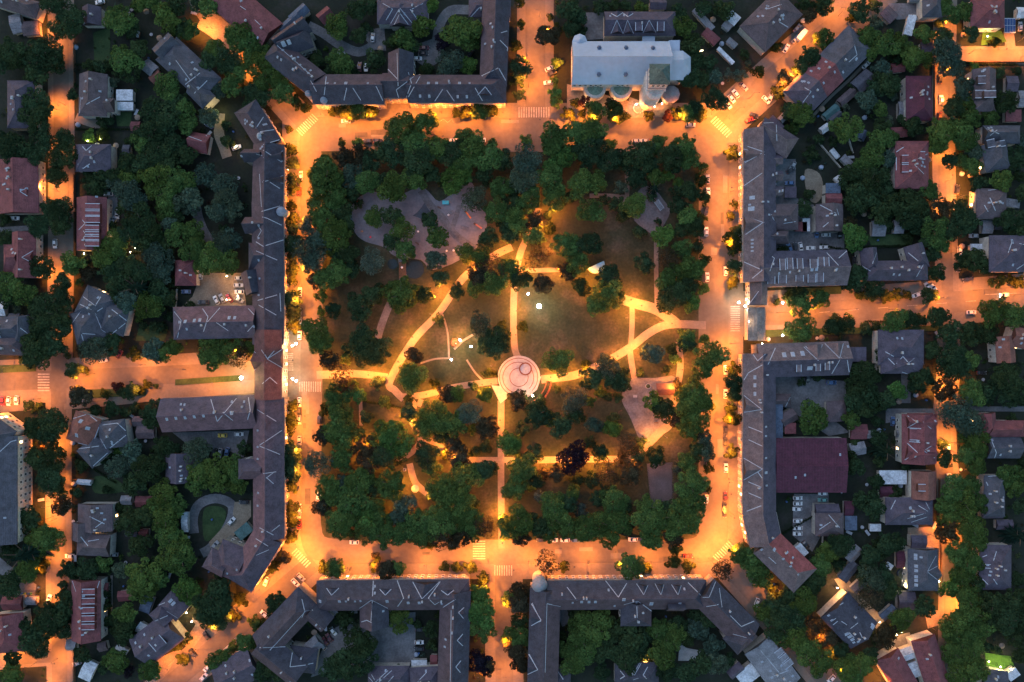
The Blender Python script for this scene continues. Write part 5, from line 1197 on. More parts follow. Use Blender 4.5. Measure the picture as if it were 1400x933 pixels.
M['fountainwater'] = plain('fountain_water', (.30,.34,.40), .15)
simple('fountain','round fountain basin with pale water on the round plaza','fountain',(718.3,504.5),basin,'round plaza fountain')
simple('ground_drain','small dark round plaque in the middle of the round plaza','plaque',(709.5,516),lambda rt: (lambda b: (b.lathe((0,0,.05),[(.55,-.1),(.55,.05),(0,.06)],12), b.obj('disc','steel',rt)))(MB()))
sheet(1,2)
def kiosk(rt):
    b = MB(); b.lathe((0,0,0),[(1.4,-.05),(1.4,2.3)],16); b.obj('wall','plaster',rt,col=(1,1,1)); b = MB(); b.lathe((0,0,2.3),[(1.75,-.05),(1.6,.15),(.5,.55),(0,.6)],16); b.obj('roof','obj',rt,col=(.5,.47,.32))
simple('round_kiosk','little round kiosk with a pale yellow roof, lit by a lamp','kiosk',Z(868,808),kiosk,'round kiosk',2.5)
for X, Y_, a in ((885,556,-45),(860,582,60),(830,607,50),(797,630,40)): simple('park_bench','*brown bench along the curved lit path','bench',Z(X,Y_),lambda rt: bench(rt,(.14,.06,.05)),None,0,R(a))
def statue(rt):
    b = MB(); b.box((0,0,.45),(1.3,1.3,1.0)); b.box((0,0,1.0),(1.0,1.0,.2)); b.obj('plinth','stone',rt); b = MB(); b.lathe((0,0,1.1),[(.32,0),(.26,.5),(.34,.9),(.3,1.2),(.1,1.4),(.15,1.55),(.13,1.75),(0,1.82)],12); b.obj('figure','steel',rt)
simple('statue','dark bronze statue on a stone plinth by the curved lit path','statue',Z(812,702),statue,'bronze statue')
def mound(rt):
    b = MB(); b.lathe((0,0,0),[(2.3,-.05),(2.0,.4),(1.5,.7),(1.4,.6),(0,.65)],9); b.obj('rockery','wood',rt); b = MB(); b.box((.6,-.3,1.4),(.5,.5,1.4)); b.lathe((.6,-.3,2.1),[(.35,0),(.2,.7),(0,1.0)],8); b.obj('memorial','stone',rt)
simple('rock_garden','small rockery with a memorial stone amid white globe lamps','rockery',(622,469),mound,'rockery memorial')
# cross in the churchyard, lit by its own lamps
sheet(2,0)
def cross(rt):
    b = MB(); b.box((0,0,1.9),(.32,.32,4.0)); b.box((0,0,3.0),(2.2,.32,.32)); b.obj('beam', M['crosslit'], rt); b = MB(); b.box((0,0,.1),(.9,.9,.3)); b.obj('plinth','stone',rt)
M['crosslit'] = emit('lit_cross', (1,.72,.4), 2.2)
simple('lit_cross','tall lit cross standing on the dark lawn behind the church','cross',Z(1026,285),cross,'lit cross',1.9,R(20),0.05)
sheet(3,3)
def pool(rt): b = MB(); b.lathe((0,0,0),[(2.2,-.05),(2.2,1.1),(2.05,1.1),(2.05,.9)],24); b.obj('wall','obj',rt,col=(.04,.06,.10)); b = MB(); b.lathe((0,0,.9),[(2.06,0),(0,0)],24); b.obj('water','water',rt)
simple('garden_pool','round dark garden pool beside the ladder skylight house','pool',Z(728,338),pool,None,0,0,.05)
simple('garden_pool','tiny round white paddling pool on the dark lawn','pool',Z(512,88),lambda rt: (lambda b: (b.lathe((0,0,0),[(.8,-.05),(.8,.4),(.65,.4),(.65,.2),(0,.2)],18), b.obj('wall','pale',rt)))(MB()),None,0,0,.05)
# refuges and traffic signs
def wheelie(colr):
    def f(rt): b = MB(); b.box((0,0,.5),(.6,.7,1.0)); b.obj('bin','obj',rt,col=colr); b = MB(); b.box((0,.03,1.05),(.64,.76,.08)); b.obj('lid','obj',rt,col=tuple(x*.7 for x in colr))
    return f
sheet(0,3)
for i, (X, c_, n) in enumerate(((125,(.1,.25,.5),'blue'),(142,(.4,.5,.08),'yellow green'),(160,(.08,.2,.5),'blue'),(174,(.1,.3,.12),'green'))): simple('waste_container','*'+n+' recycling container','bin',Z(X,448),wheelie(c_),None,0,0,.05)
# garden walls and hedges along the plots
def fence(p, q, h, mt, nm, phrase, cat, thick=.18, px=True):
    a, b_ = W(p), W(q); d = b_-a; c = (a+b_)/2; rt = root(nm, (c.x, c.y, .03), math.atan2(d.y, d.x)); L_ = d.length
    b = MB()
    if nm == 'hedge':
        V, k, colr = SMALL[0]; 
        n_ = max(2, int(L_/1.1)); b = None; Vs = []; Cs = []
        for i in range(n_):
            Vv, k, cc = SMALL[i % 6]; Vs.append(Vv[:1000]*np.array([.95,.75,h*.55])+np.array([-L_/2+L_*(i+.5)/n_, 0, h*.5])); Cs.append(cc[:200])
        link('foliage', leafy('foliage', np.concatenate(Vs), 5, np.concatenate(Cs)[:sum(len(v) for v in Vs)//5], 'leaf'), rt, col=(.02,.036,.016))
    else:
        b.box((0,0,h/2-.04),(L_,thick,h)); b.obj('panel', mt, rt)
        n_ = max(2, int(L_/5)); 
        for i in range(n_+1): b = MB(); b.box((-L_/2+L_*i/n_,0,h/2),(.28,.28,h+.15)); b.obj('post', mt, rt)
    later(rt, phrase, cat, ((p[0]+q[0])/2, (p[1]+q[1])/2), 'garden fences and hedges')
for p, q in (((103,60),(103,120)),((103,240),(103,285)),((103,290),(103,370)),((103,655),(130,655)),((103,760),(103,790)),((103,880),(103,933)),((1276,90),(1276,165)),((1283,655),(1283,720)),((1285,725),(1285,815)),((1310,86),(1400,86))): fence(p, q, 1.5, 'wood', 'garden_fence', 'brown plank garden fence', 'fence')
for p, q in (((104,90),(150,90)),((105,178),(180,178)),((170,370),(233,360)),((186,395),(233,425)),((104,625),(160,660)),((152,790),(152,860)),((1140,160),(1190,110)),((1160,340),(1270,335)),((1120,335),(1165,345)),((1040,745),(1120,700)),((1180,440),(1225,440)),((1315,88),(1390,90)),((170,345),(240,350)),((490,547),(560,560))): fence(p, q, 1.7, 'leaf', 'hedge', 'clipped dark green hedge', 'hedge')
for p, q in (((1165,210),(1155,175)),((243,393),(241,424)),((1148,230),(1118,195)),((1060,700),(1072,757)),((1125,697),(1123,757))): fence(p, q, 1.3, 'plaster', 'garden_wall', 'low pale garden wall', 'wall', .25)

# odds and ends in the gardens
def clutter_table(rt): b = MB(); b.lathe((0,0,0),[(.3,-.05),(.06,.05),(.06,.7),(.75,.71),(.75,.76),(0,.77)],12); b.obj('table_top','obj',rt,col=(.35,.36,.4))
def clutter_tarp(rt): b = MB(); b.lathe((0,0,0),[(1.2,-.05),(1.1,.6),(.7,1.0),(0,1.1)],7); b.obj('cover','obj',rt,col=(.28,.33,.42))
def clutter_barrel(rt): b = MB(); b.lathe((0,0,0),[(.4,-.05),(.46,.5),(.4,1.0),(.36,1.0),(.34,.85),(0,.85)],12); b.obj('barrel','obj',rt,col=(.05,.12,.3))
def clutter_parasol(rt):
    b = MB(); b.lathe((0,0,0),[(.25,-.05),(.25,.08),(.03,.1),(.03,2.1)],8); b.obj('pole','steel',rt); b = MB(); b.lathe((0,0,2.0),[(1.4,0),(.7,.35),(0,.5)],8); b.obj('canopy','obj',rt,col=(.22,.16,.12))
def clutter_wood(rt):
    b = MB(); b.box((0,0,.55),(2.6,.9,1.2)); b.obj('logs','wood',rt); b = MB(); b.box((0,0,1.2),(2.9,1.2,.1)); b.obj('cover','obj',rt,col=(.3,.32,.36))
# ================================================================== VEHICLES
CARD = {
(0,0):'545,12,10,w 870,250,50,w 920,212,50,w 1140,685,-30,b 1290,805,20,w 720,60,35,d',
(1,0):'637,205,85,w 468,292,-30,w 565,365,88,m 600,365,88,w 920,262,0,m 915,292,0,d 880,320,0,w 610,770,0,d 665,770,0,d 1225,765,0,w,v 1080,768,0,w 490,662,0,w 950,380,80,m 1170,290,60,d',
(2,0):'205,375,25,w 218,400,30,d 198,452,5,w 680,770,0,w 722,770,0,w 975,682,0,w 1178,572,-52,w 1198,540,-52,w 1220,512,-52,w 1265,475,-45,s 1385,545,-45,w 1320,630,-20,d 1295,655,20,r',
(3,0):'160,155,50,b 150,215,50,w 100,265,60,w 800,95,-10,w 1375,145,88,w 938,430,88,d 945,545,90,w 935,640,90,m 535,355,42,w 10,540,65,w 135,905,58,w 85,860,40,b',
(0,1):'80,262,0,w 300,400,90,w 590,130,0,w 640,240,88,w 622,275,80,s 1095,570,85,w 1015,662,0,b 1180,708,-60,w 1212,698,-60,w 1250,698,-60,r 1305,705,-30,w 1110,720,0,d,v 1305,588,0,w 1300,627,0,w 1305,663,0,w 290,830,85,w 12,860,90,m',
(1,1):'245,30,90,w 237,115,85,r 240,665,90,w 237,775,90,w 237,825,90,w 238,900,90,w 350,125,80,w',
(2,1):'1068,50,90,w 1070,120,90,w 1060,220,80,d 1060,335,90,w 1165,550,90,w 1065,582,90,w',
(3,1):'118,70,0,b 20,70,0,w 25,105,0,d 20,135,0,d 265,345,90,b 317,353,0,w 390,350,90,d 118,425,-65,b 148,420,-85,d 178,418,-80,w 235,425,0,w 307,420,0,w 125,0,30,d 1022,190,82,w 1033,105,80,d 1122,358,0,w 1045,440,90,w 1040,530,80,d 1090,595,15,d,v 870,635,-60,w 905,645,-55,w 810,680,20,w 1110,775,0,w 470,495,90,d',
(0,2):'15,330,88,r 48,330,85,w 90,325,85,w 650,75,60,m 450,325,0,s 1213,517,0,y 1303,510,0,w 1165,615,72,d 1200,612,80,s 1238,607,75,b 1330,880,0,d 560,108,10,w',
(1,2):'237,335,90,w 237,388,90,d 237,432,90,s 345,432,85,d 237,545,90,w 340,850,80,w 237,915,90,w',
(2,2):'1165,290,90,w 1165,490,90,d 1163,550,90,d 1167,695,90,w 1163,850,90,m 1060,865,85,w 1160,915,90,d 1062,665,90,d 1055,800,90,d 1165,160,90,w',
(3,2):'217,205,90,d 345,228,0,b,v 220,338,90,d 163,858,0,w 163,888,0,w 160,918,0,w 298,868,0,t 300,832,0,w 680,440,85,b 710,440,85,w 1165,175,0,d 885,665,0,d 985,752,90,w,v 980,590,85,w',
(0,3):'620,237,0,w 268,480,75,w 380,245,0,w 1262,55,48,w 1172,185,48,s 1125,680,-52,d 1050,775,-50,d 1300,690,40,w 1130,855,45,w 1110,905,45,w 1245,745,40,w 420,830,20,s',
(1,3):'235,15,90,w 237,75,85,r 55,385,65,w 245,360,-45,w 215,390,-45,w 45,562,-40,w 422,655,-52,w 400,690,-52,m 378,710,-50,m 365,735,-50,w 895,645,0,d 890,715,0,w 890,750,0,d 535,170,0,w',
(2,3):'225,158,0,w 290,158,0,w 350,158,0,b 660,155,0,w 712,155,0,d 960,245,0,r 1335,500,70,w 1160,8,90,d 160,158,0,d',
(3,3):'163,53,0,w 163,92,0,w 163,123,0,w 207,185,-50,d 345,915,45,w 890,67,0,d'}
for k, v in CARD.items(): sheet(*k); cars(v)
sheet(3,1); cars('1290,680,3,w', on=True)
sheet(3,0); truck(185,190,50)

# ================================================================== LAMPS
for t in '400,181 445,152,.9 478,157,.8 512,154 560,150,.8 604,149 640,152,.8 688,150,1.1 778,153,1.1 808,157 838,157 873,150 925,155 966,152,1.1 1003,170,1.3 1004,208 1006,262,.9 1000,296,.8 1004,335,1.1 1005,385,.9 1005,470,1.1 1000,500,.8 996,553,1.2 1003,572 1003,612,.8 1003,655 1005,700 1003,738,1.2 968,757 948,768 886,772 845,775,.7 803,771 757,776,.8 722,772,1.1 668,768 641,774,1.1 583,777 511,777,.9 481,780,.7 436,780,1.1 402,750,1.3 398,738,.8 400,702,.8 399,672,.9 399,612,.9 399,587,.9 400,560,.8 398,450,.9 399,412,.8 404,370,1.1 404,342,.8 402,300,.7 405,268,1.1 404,236,.8 399,200,1.1 1012,745,.8 400,640,.7 397,390,.6'.split():
    q = [float(v) for v in t.split(',')]; street_lamp(q[0], q[1], q[2] if len(q) > 2 else 1.)
for t in '732,25,.8 748,50,1 720,85,.8 714,118,.7 765,95,.7 728,120,.8 688,820,.8 690,870,.8 664,790,.8 692,915,.8 655,915,.5 20,508,.8 20,548,.9 62,545,.8 130,505,.7 205,499,.8 118,520,.7 260,505,.8 200,530,.5 300,522,.8 330,478,1 352,500,1 1068,428,1 1105,428,.9 1160,424,.8 1215,418,.7 1275,408,1 1330,403,1 1385,398,1 1030,478,.5 1050,470,.7 1076,108,1.3 1062,122,.8 1100,62,.9 1140,22,.9 1175,-5,.8 1030,135,1 1010,155,.9 355,800,.8 326,832,1 300,850,.8 262,888,1 240,905,.8 375,790,.9 1052,800,.45 1078,818,.45 1112,862,.5 1125,885,.5 1140,905,.6 1198,930,.6'.split():
    q = [float(v) for v in t.split(',')]; street_lamp(q[0], q[1], q[2]*.8, random.choice((0, 90, 180, 270)))
SOR = (1.0, .25, .03)
for t in '66,42,.7 76,64,.7 72,150,1 90,150,.7 78,205,.4 64,258,.9 88,262,.7 62,372,.7 85,378,.9 92,400,.3 88,455,.4 66,604,.6 82,605,.8 66,625,.5 90,655,.5 68,690,.5 74,682,.7 68,706,.5 78,715,.5 60,775,.9 80,760,.8 62,808,.6 78,815,.7 65,870,.9 85,900,.9 72,930,.7 20,903,.8 5,897,.6 45,905,.5 22,885,.5 275,20,.5 272,42,.9 290,45,.8 330,88,1 332,100,.7 385,130,.6 1285,38,1 1288,100,.6 1287,135,.9 1290,160,.6 1288,212,1 1292,243,.7 1312,240,.6 1290,288,1.2 1305,275,.8 1316,270,.7 1300,340,.3 1275,517,.3 1289,530,1.1 1280,537,.8 1308,520,.6 1280,600,.7 1295,605,1 1297,622,1 1308,640,.7 1278,632,.6 1292,724,1 1302,735,.7 1275,730,.5 1299,828,1.2 1310,820,.7 1270,850,.4 1282,770,.4 1330,74,.9 1365,74,1 1395,74,.9 1340,55,.6 1385,58,.6 1350,90,.5 1318,48,.5 1195,925,.5 1160,870,.3'.split():
    q = [float(v) for v in t.split(',')]; street_lamp(q[0], q[1], q[2]*1.2, random.choice((0, 90, 180, 270)), SOR, 140, .66)
for t in '706,426 566,461,1.1 598,406 604,392,.7 547,494 652,365,.9 640,376,.6 869,477,1.1 842,487,.8 746,633 812,632 770,630,.7 884,602,.8 874,419,1.1 860,411,.8 684,573,1 684,700,1.2 687,738,.8 723,295,.9 755,290,.8 740,310,.8 752,340,.6 712,358,1 722,368,.7 690,345,.7 762,372,1 806,396,.5 828,402,.6 802,378,.5 507,512,1 527,515,1 455,515,.8 475,512,.7 545,566,.5 565,576,1.1 500,608,1.1 508,622,.9 497,597,.7 606,617,1.1 623,630,1 637,640,.7 598,541,.8 585,538,.7 655,535,.4 752,515,.9 765,514,.7 800,508,.9 790,513,.5 916,526,.6 929,505,.8 924,580,.9 908,596,.6 930,540,.6 866,626,.8 705,630,.8 830,626,.6 552,660,.9 586,674,.8 545,690,.4 640,690,.4 915,443,.6 690,548,.5 672,500,.6 672,524,.5 660,525,.4 855,435,.5 902,440,.6 870,510,.3 627,462,.7 700,395,.5 590,430,.5 705,458,.5 440,500,.5 440,390,.5 455,345,.4'.split():
    q = [float(v) for v in t.split(',')]; park_lamp(q[0], q[1], q[2]*.9 if len(q) > 2 else .9)
globe_lamp(737,419,2.2,colr=(1,.72,.36),sc=2.2); globe_lamp(722,402,.5,True); globe_lamp(629,465,.7); globe_lamp(644,474,.7); globe_lamp(617,492,.8); globe_lamp(728,541,.5); globe_lamp(330,517,2.6,colr=(1,.6,.2),sc=1.7)
globe_lamp(400,473,.5); globe_lamp(405,470,.4); globe_lamp(400,518,.5); globe_lamp(405,521,.4); globe_lamp(1010,414,.6); globe_lamp(1019,419,.6,True); globe_lamp(1070,414,.6,True); globe_lamp(1070,459,.6,True)
YG = (1,.78,.25)
for t in '120,193,.5,y 152,203,.8,y 150,215,.4,y 137,190,.4,y 168,325,.2 178,345,.2 185,340,.15 1145,804,1.6 1163,829,.6 1180,842,1.6 1203,851,.5 1233,865,.8 1226,868,.4 1368,912,.5,y 1352,905,.4,y 1382,915,.3,y 448,837,.6 885,893,.9 882,902,.5 255,838,.5,y 262,850,.4 310,378,.5 325,405,.4 310,410,.3 290,360,.2 1237,800,.3,y 1284,795,.5,y 115,347,.4 200,333,.1 298,155,.35,y 323,200,.25 320,45,.1 1350,50,.35,y'.split():
    q = t.split(','); wall_lamp(float(q[0]), float(q[1]), float(q[2]), YG if len(q) > 3 else (1,.42,.10))
# floodlights on the church front and the two gates (lamps standing in the forecourts)
for x, y, p in ((800,140,.5),(835,143,.6),(870,143,.6),(895,146,.9),(905,142,.5),(815,132,.3)): wall_lamp(x, y, p*.45, (1,.42,.12), 2.2)
for x, y, p in ((1024,440,.2),(1042,470,.15)): wall_lamp(x, y, p, (1,.5,.18), 7.9)

# ================================================================== TREES
TD = {
(0,0):'350,150,130,d 390,110,140,d 300,20,120,d 240,280,150,d 290,330,130,d 200,330,130,d 190,400,110,d 60,280,130,d 20,330,110,d 100,320,120,d 180,560,140,d 190,640,150,d 240,600,100,d 220,760,130,d 180,840,120,d 350,770,110,d 340,850,130,d 80,810,150,d 20,780,110,d 620,110,110,g 680,120,120,g 650,70,90,g 720,150,90,d 680,330,130,g 760,270,100,d 710,390,100,d 650,300,90,g 760,20,90,g 830,10,80,g 900,70,110,g 930,130,110,g 990,160,90,d 1030,170,90,g 960,30,100,d 1140,40,110,g 1080,20,80,d 1180,270,120,g 1150,320,110,d 1240,330,130,d 1290,200,140,g 1350,230,120,g 1370,340,110,g 1290,400,110,g 1250,470,100,g 1370,500,90,d 910,470,130,g 830,600,130,d 910,620,140,d 980,560,100,d 1000,600,110,g 1020,680,100,g 830,720,140,d 900,700,110,d 780,790,110,g 850,830,140,d 950,790,120,d 1010,850,110,d 900,890,120,d 800,880,120,d 700,890,110,d 1140,640,90,t 1235,770,70,d 1190,500,80,t 560,740,70,y 480,745,70,b 1230,680,50,d 610,450,60,t 390,520,60,d 1380,590,80,d 480,360,60,d 540,365,70,d 590,360,60,d 640,400,50,d 600,660,50,d 560,670,60,d 700,770,50,d',
(1,0):'10,260,110,g 60,340,130,g 120,400,130,g 40,440,120,g 30,530,110,d 150,490,110,g 220,560,70,y 270,590,60,y 440,140,120,g 550,60,100,d 620,30,80,d 900,140,110,g 800,210,110,g 850,250,90,d 740,230,70,d 1120,170,170,g 1180,220,90,g 1025,215,95,p 1055,345,130,t 1160,360,90,b 650,330,100,d 440,310,90,g 480,350,110,g 560,200,80,d 950,30,80,b 420,610,60,y 480,610,75,y 550,605,100,g 620,610,75,y 1090,620,50,y 1150,610,70,y 1220,610,90,g 1290,605,70,y 468,783,45,y 560,778,55,b 780,700,150,g 900,690,110,g 950,650,90,g 860,790,150,g 990,810,130,g 1140,750,90,g 760,830,140,d 880,870,160,d 1070,830,130,d 1180,810,140,g 1290,785,60,g 1260,860,140,g 1130,880,120,g 690,830,100,d 560,850,100,n 480,860,90,n 380,900,110,g 190,820,70,y 200,890,70,d 180,705,40,y 620,880,100,d 1340,870,90,d 640,580,50,y 1270,170,40,d 330,330,80,d 390,400,70,d 520,400,70,d 930,380,80,d 600,150,60,d',
(2,0):'210,95,40,d 45,15,60,y 50,130,50,y 190,190,110,n 245,170,70,y 25,250,60,y 45,370,100,d 30,440,70,d 40,520,60,d 240,340,60,b 235,440,45,b 240,510,70,b 235,560,60,b 320,60,110,d 370,90,80,d 320,150,90,d 370,175,70,d 480,40,70,d 700,40,70,g 930,140,120,g 910,90,90,d 980,250,110,d 1000,330,100,d 1070,345,80,d 960,420,110,d 1040,440,90,d 1110,420,80,t 1180,410,60,l 1240,410,60,t 1110,540,120,d 1000,590,90,d 310,620,70,y 380,620,45,y 460,610,100,g 560,620,100,y 610,630,60,y 750,630,50,y 900,620,60,y 960,610,90,g 1010,620,80,y 850,640,60,r 340,560,50,y 390,560,60,r 540,565,70,n 80,775,72,g 230,750,140,g 220,810,100,g 360,720,130,g 440,720,140,g 430,830,150,d 370,810,100,d 280,840,110,b 80,890,150,t 215,910,100,b 540,870,130,d 700,850,150,d 620,880,90,d 810,770,60,g 770,800,90,g 870,860,140,d 940,800,120,g 960,870,100,g 1045,915,60,g 540,790,60,b 1205,840,72,y 900,900,90,d 760,900,90,d 1345,395,70,y 1290,345,40,t 1160,60,90,d 1040,50,80,d 1120,40,70,d 1270,300,60,d 620,30,60,d 560,25,70,d',
(3,0):'300,30,100,d 230,80,80,n 200,20,80,d 500,60,110,d 460,95,60,y 580,30,70,d 300,210,90,g 340,250,70,y 230,310,110,d 180,370,90,d 90,430,90,n 60,500,70,y 40,260,60,y 590,130,70,t 550,200,110,g 640,240,130,g 560,280,90,g 700,230,90,g 700,325,70,d 790,310,120,g 850,180,90,g 760,280,80,g 860,320,80,g 620,370,90,t 640,450,110,d 590,470,90,d 540,550,110,t 420,580,45,l 690,530,40,l 610,600,80,g 680,460,100,d 430,700,140,g 180,620,120,g 120,600,90,d 140,700,70,g 600,760,110,g 660,760,100,g 570,850,130,g 650,870,90,t 530,900,110,g 660,650,50,l 620,690,80,d 790,680,100,d 970,40,90,g 1010,90,80,g 960,200,100,d 990,290,160,t 1000,370,110,t 930,300,80,t 1070,480,110,t 1010,590,110,d 1110,640,100,g 1090,560,80,g 950,720,150,g 920,790,100,g 1040,700,110,g 1080,760,120,g 1130,830,90,t 1110,900,90,g 990,880,80,d 1260,400,70,d 1220,640,80,g 1290,560,110,d 1360,390,50,d 1110,180,80,d 1080,60,90,g 1130,370,50,b 1390,770,80,t 1240,230,60,y 1340,860,100,d 1060,880,80,g 730,650,60,d 470,480,50,d 280,760,60,d 240,840,70,d 360,770,50,d 930,130,50,d',
(0,1):'310,30,110,d 330,220,130,d 330,290,120,d 210,300,120,d 270,200,90,d 30,270,60,d 30,370,80,d 510,95,90,d 560,80,70,t 640,70,90,t 700,120,150,t 740,170,120,t 620,30,90,d 700,30,110,g 850,40,140,g 960,50,120,g 900,120,130,g 920,210,110,g 830,100,90,g 1020,60,110,g 1130,30,110,t 1210,80,130,t 1230,150,140,t 1190,220,130,t 1260,220,100,t 1040,140,110,t 990,170,100,t 1050,200,80,t 770,280,160,d 720,330,130,d 820,340,140,d 640,380,110,g 560,470,140,g 640,440,110,g 540,420,80,g 800,400,110,d 850,380,100,d 920,290,90,t 970,350,110,g 1050,320,100,g 1080,400,90,g 1060,440,130,g 1150,480,140,g 1240,490,120,g 1210,410,120,t 1260,380,110,t 1110,510,100,g 1230,330,60,d 870,490,140,t 830,450,100,t 890,550,100,t 700,530,120,d 770,560,120,d 600,540,110,d 640,600,110,d 740,640,120,c 860,650,110,d 800,740,130,g 850,720,100,g 690,720,110,t 760,790,60,g 630,690,80,d 920,700,80,d 50,630,140,g 120,680,130,g 40,690,110,d 430,615,40,b 480,560,80,n 390,510,110,g 440,500,70,d 230,530,110,d 340,610,90,d 240,730,130,d 320,690,120,d 220,820,140,d 310,790,130,d 330,850,110,d 200,890,90,d 95,750,60,t 630,920,70,g 840,850,60,d 780,850,50,d 880,860,60,d 1040,735,50,d 930,800,60,d 560,20,80,d 480,30,70,d 690,200,90,d 610,310,60,d 900,430,90,d 960,250,80,d 660,520,80,n 950,620,60,d',
(1,1):'200,45,70,d 200,100,60,y 195,195,60,y 200,260,72,y 200,320,70,d 200,400,100,d 200,470,70,y 200,540,72,y 195,600,60,y 200,700,90,d 205,750,73,d 200,800,72,d 210,845,70,y 380,50,170,g 330,30,90,g 520,30,110,t 530,120,80,d 600,60,120,g 745,95,150,g 860,50,120,g 1080,50,130,b 1130,30,100,b 960,20,90,d 1190,160,140,t 1340,90,120,g 1310,220,120,g 1240,30,90,d 340,200,120,g 430,150,130,g 470,220,110,d 370,270,130,g 290,300,90,t 430,360,150,g 300,440,160,t 340,390,110,t 300,500,110,t 480,310,100,d 500,450,130,d 440,560,140,g 380,590,110,g 320,600,80,n 520,540,100,d 640,260,120,g 740,250,120,d 800,320,130,g 740,390,90,d 810,440,110,g 950,270,90,d 985,375,105,g 970,490,100,t 630,510,150,l 790,680,180,g 560,740,130,d 630,690,110,d 670,640,60,d 915,670,85,d 1000,590,80,d 1095,665,80,d 1150,450,120,g 1230,480,120,g 1280,520,130,n 1210,570,110,n 1300,620,120,g 1200,630,100,g 1380,540,110,g 1270,370,100,d 1380,360,90,d 355,680,60,b 355,775,50,b 425,765,80,d 330,890,140,g 1000,815,60,d 1225,840,120,t 1310,920,130,d 1340,850,60,y 590,920,130,d 440,60,100,d 1400,180,100,d 1360,300,80,d 440,450,90,d 700,60,90,d 560,180,60,d 1010,70,50,d',
(2,1):'60,50,150,t 210,50,140,g 95,160,120,g 235,150,120,g 370,75,130,g 460,70,110,g 15,90,80,g 425,215,130,g 590,90,65,t 565,190,74,d 670,190,130,g 680,30,100,d 780,30,90,g 845,30,70,b 905,70,65,b 970,110,100,d 905,200,90,d 960,250,110,g 1000,310,100,d 1050,150,70,y 1030,60,70,y 820,360,110,b 690,335,70,d 600,250,70,d 930,430,100,g 850,480,130,n 920,330,80,d 950,540,110,g 870,590,130,g 1000,540,110,g 1050,490,60,y 1045,645,65,b 900,680,150,d 985,720,90,b 840,730,80,d 715,510,90,d 290,410,140,g 430,400,130,d 360,510,130,g 300,540,90,n 380,630,90,d 530,580,130,d 500,680,150,g 560,700,90,g 470,730,110,g 50,590,110,d 170,620,100,n 150,470,130,n 130,360,100,g 120,270,90,n 20,250,110,g 30,310,100,g 195,245,45,d 210,320,70,y 1215,185,45,y 1200,390,90,y 1210,430,72,y 1210,530,80,d 1205,610,70,y 1225,330,70,d 60,850,60,y 780,95,60,c 955,910,90,g 1050,920,60,g 760,150,50,d 310,150,70,d 800,280,40,d 950,620,90,d 900,120,70,d 1010,420,70,d 1030,260,60,y 500,160,50,d 1195,250,50,y 350,420,80,d',
(3,1):'450,40,110,d 560,60,120,d 620,30,100,d 480,120,120,d 560,150,110,d 610,220,110,d 680,180,110,d 720,220,90,d 770,160,120,d 830,210,110,d 780,280,110,d 450,290,80,n 480,370,140,b 470,180,110,d 190,210,90,d 880,110,100,g 910,330,130,g 940,390,110,g 1040,230,110,d 1090,280,120,d 1010,310,110,d 940,220,110,n 1270,60,110,g 1320,270,130,d 1360,320,100,d 1140,70,80,d 1120,490,130,d 1060,490,90,d 1190,520,90,d 900,460,80,d 920,560,90,d 490,580,120,d 450,620,80,d 580,640,90,d 570,690,60,d 700,680,60,y 640,690,60,y 500,680,60,y 290,690,90,g 180,740,110,g 170,680,80,d 100,690,50,y 880,680,80,d 180,870,140,g 350,850,90,d 430,840,90,d 370,810,70,d 530,860,70,d 690,820,120,g 770,810,90,d 840,820,60,d 920,800,110,d 985,890,110,d 1230,770,140,g 1330,790,120,g 1390,790,100,g 1100,890,110,d 1200,890,100,d 1270,600,70,y 1370,610,60,y 50,720,40,y 1370,30,70,d 1390,120,90,d 660,300,60,d 660,230,70,d 870,380,90,d 860,280,90,d 640,110,80,d 700,100,70,d 70,440,70,d 590,850,50,d 220,130,60,d 760,680,50,y 1330,600,60,y 1220,610,50,d 760,360,60,d',
(0,2):'190,60,150,d 290,30,120,d 240,20,110,d 370,82,40,d 460,50,80,n 520,50,140,t 600,20,110,d 400,160,90,d 460,160,50,y 740,75,70,y 830,60,110,t 900,60,90,g 950,40,80,g 1140,70,140,g 1200,90,100,g 1260,30,110,g 1310,80,120,n 1370,40,90,g 430,300,110,n 640,255,60,r 720,270,80,d 800,240,50,y 850,250,30,d 190,470,110,d 290,440,140,d 270,510,110,d 200,640,110,d 300,630,130,d 260,700,110,d 270,760,130,d 310,800,100,d 240,600,74,n 520,380,70,d 610,375,80,d 840,380,110,d 820,440,90,d 720,600,110,t 660,590,70,b 640,690,120,t 800,700,140,d 720,780,110,d 860,660,90,d 900,570,100,d 950,600,80,d 1080,590,140,t 1330,590,70,d 1090,720,130,g 1180,700,140,g 1290,700,120,g 1300,790,100,g 1060,780,100,g 1180,780,100,g 890,840,130,g 960,900,110,g 850,900,100,g 650,910,60,d 340,900,90,n 680,390,60,d 740,370,60,d 580,810,50,d 440,690,70,d 420,830,60,d 560,640,60,d 600,610,60,d 670,280,60,d 760,270,60,y 570,290,50,y 200,360,60,d 150,355,50,d 130,95,60,d 160,140,40,d',
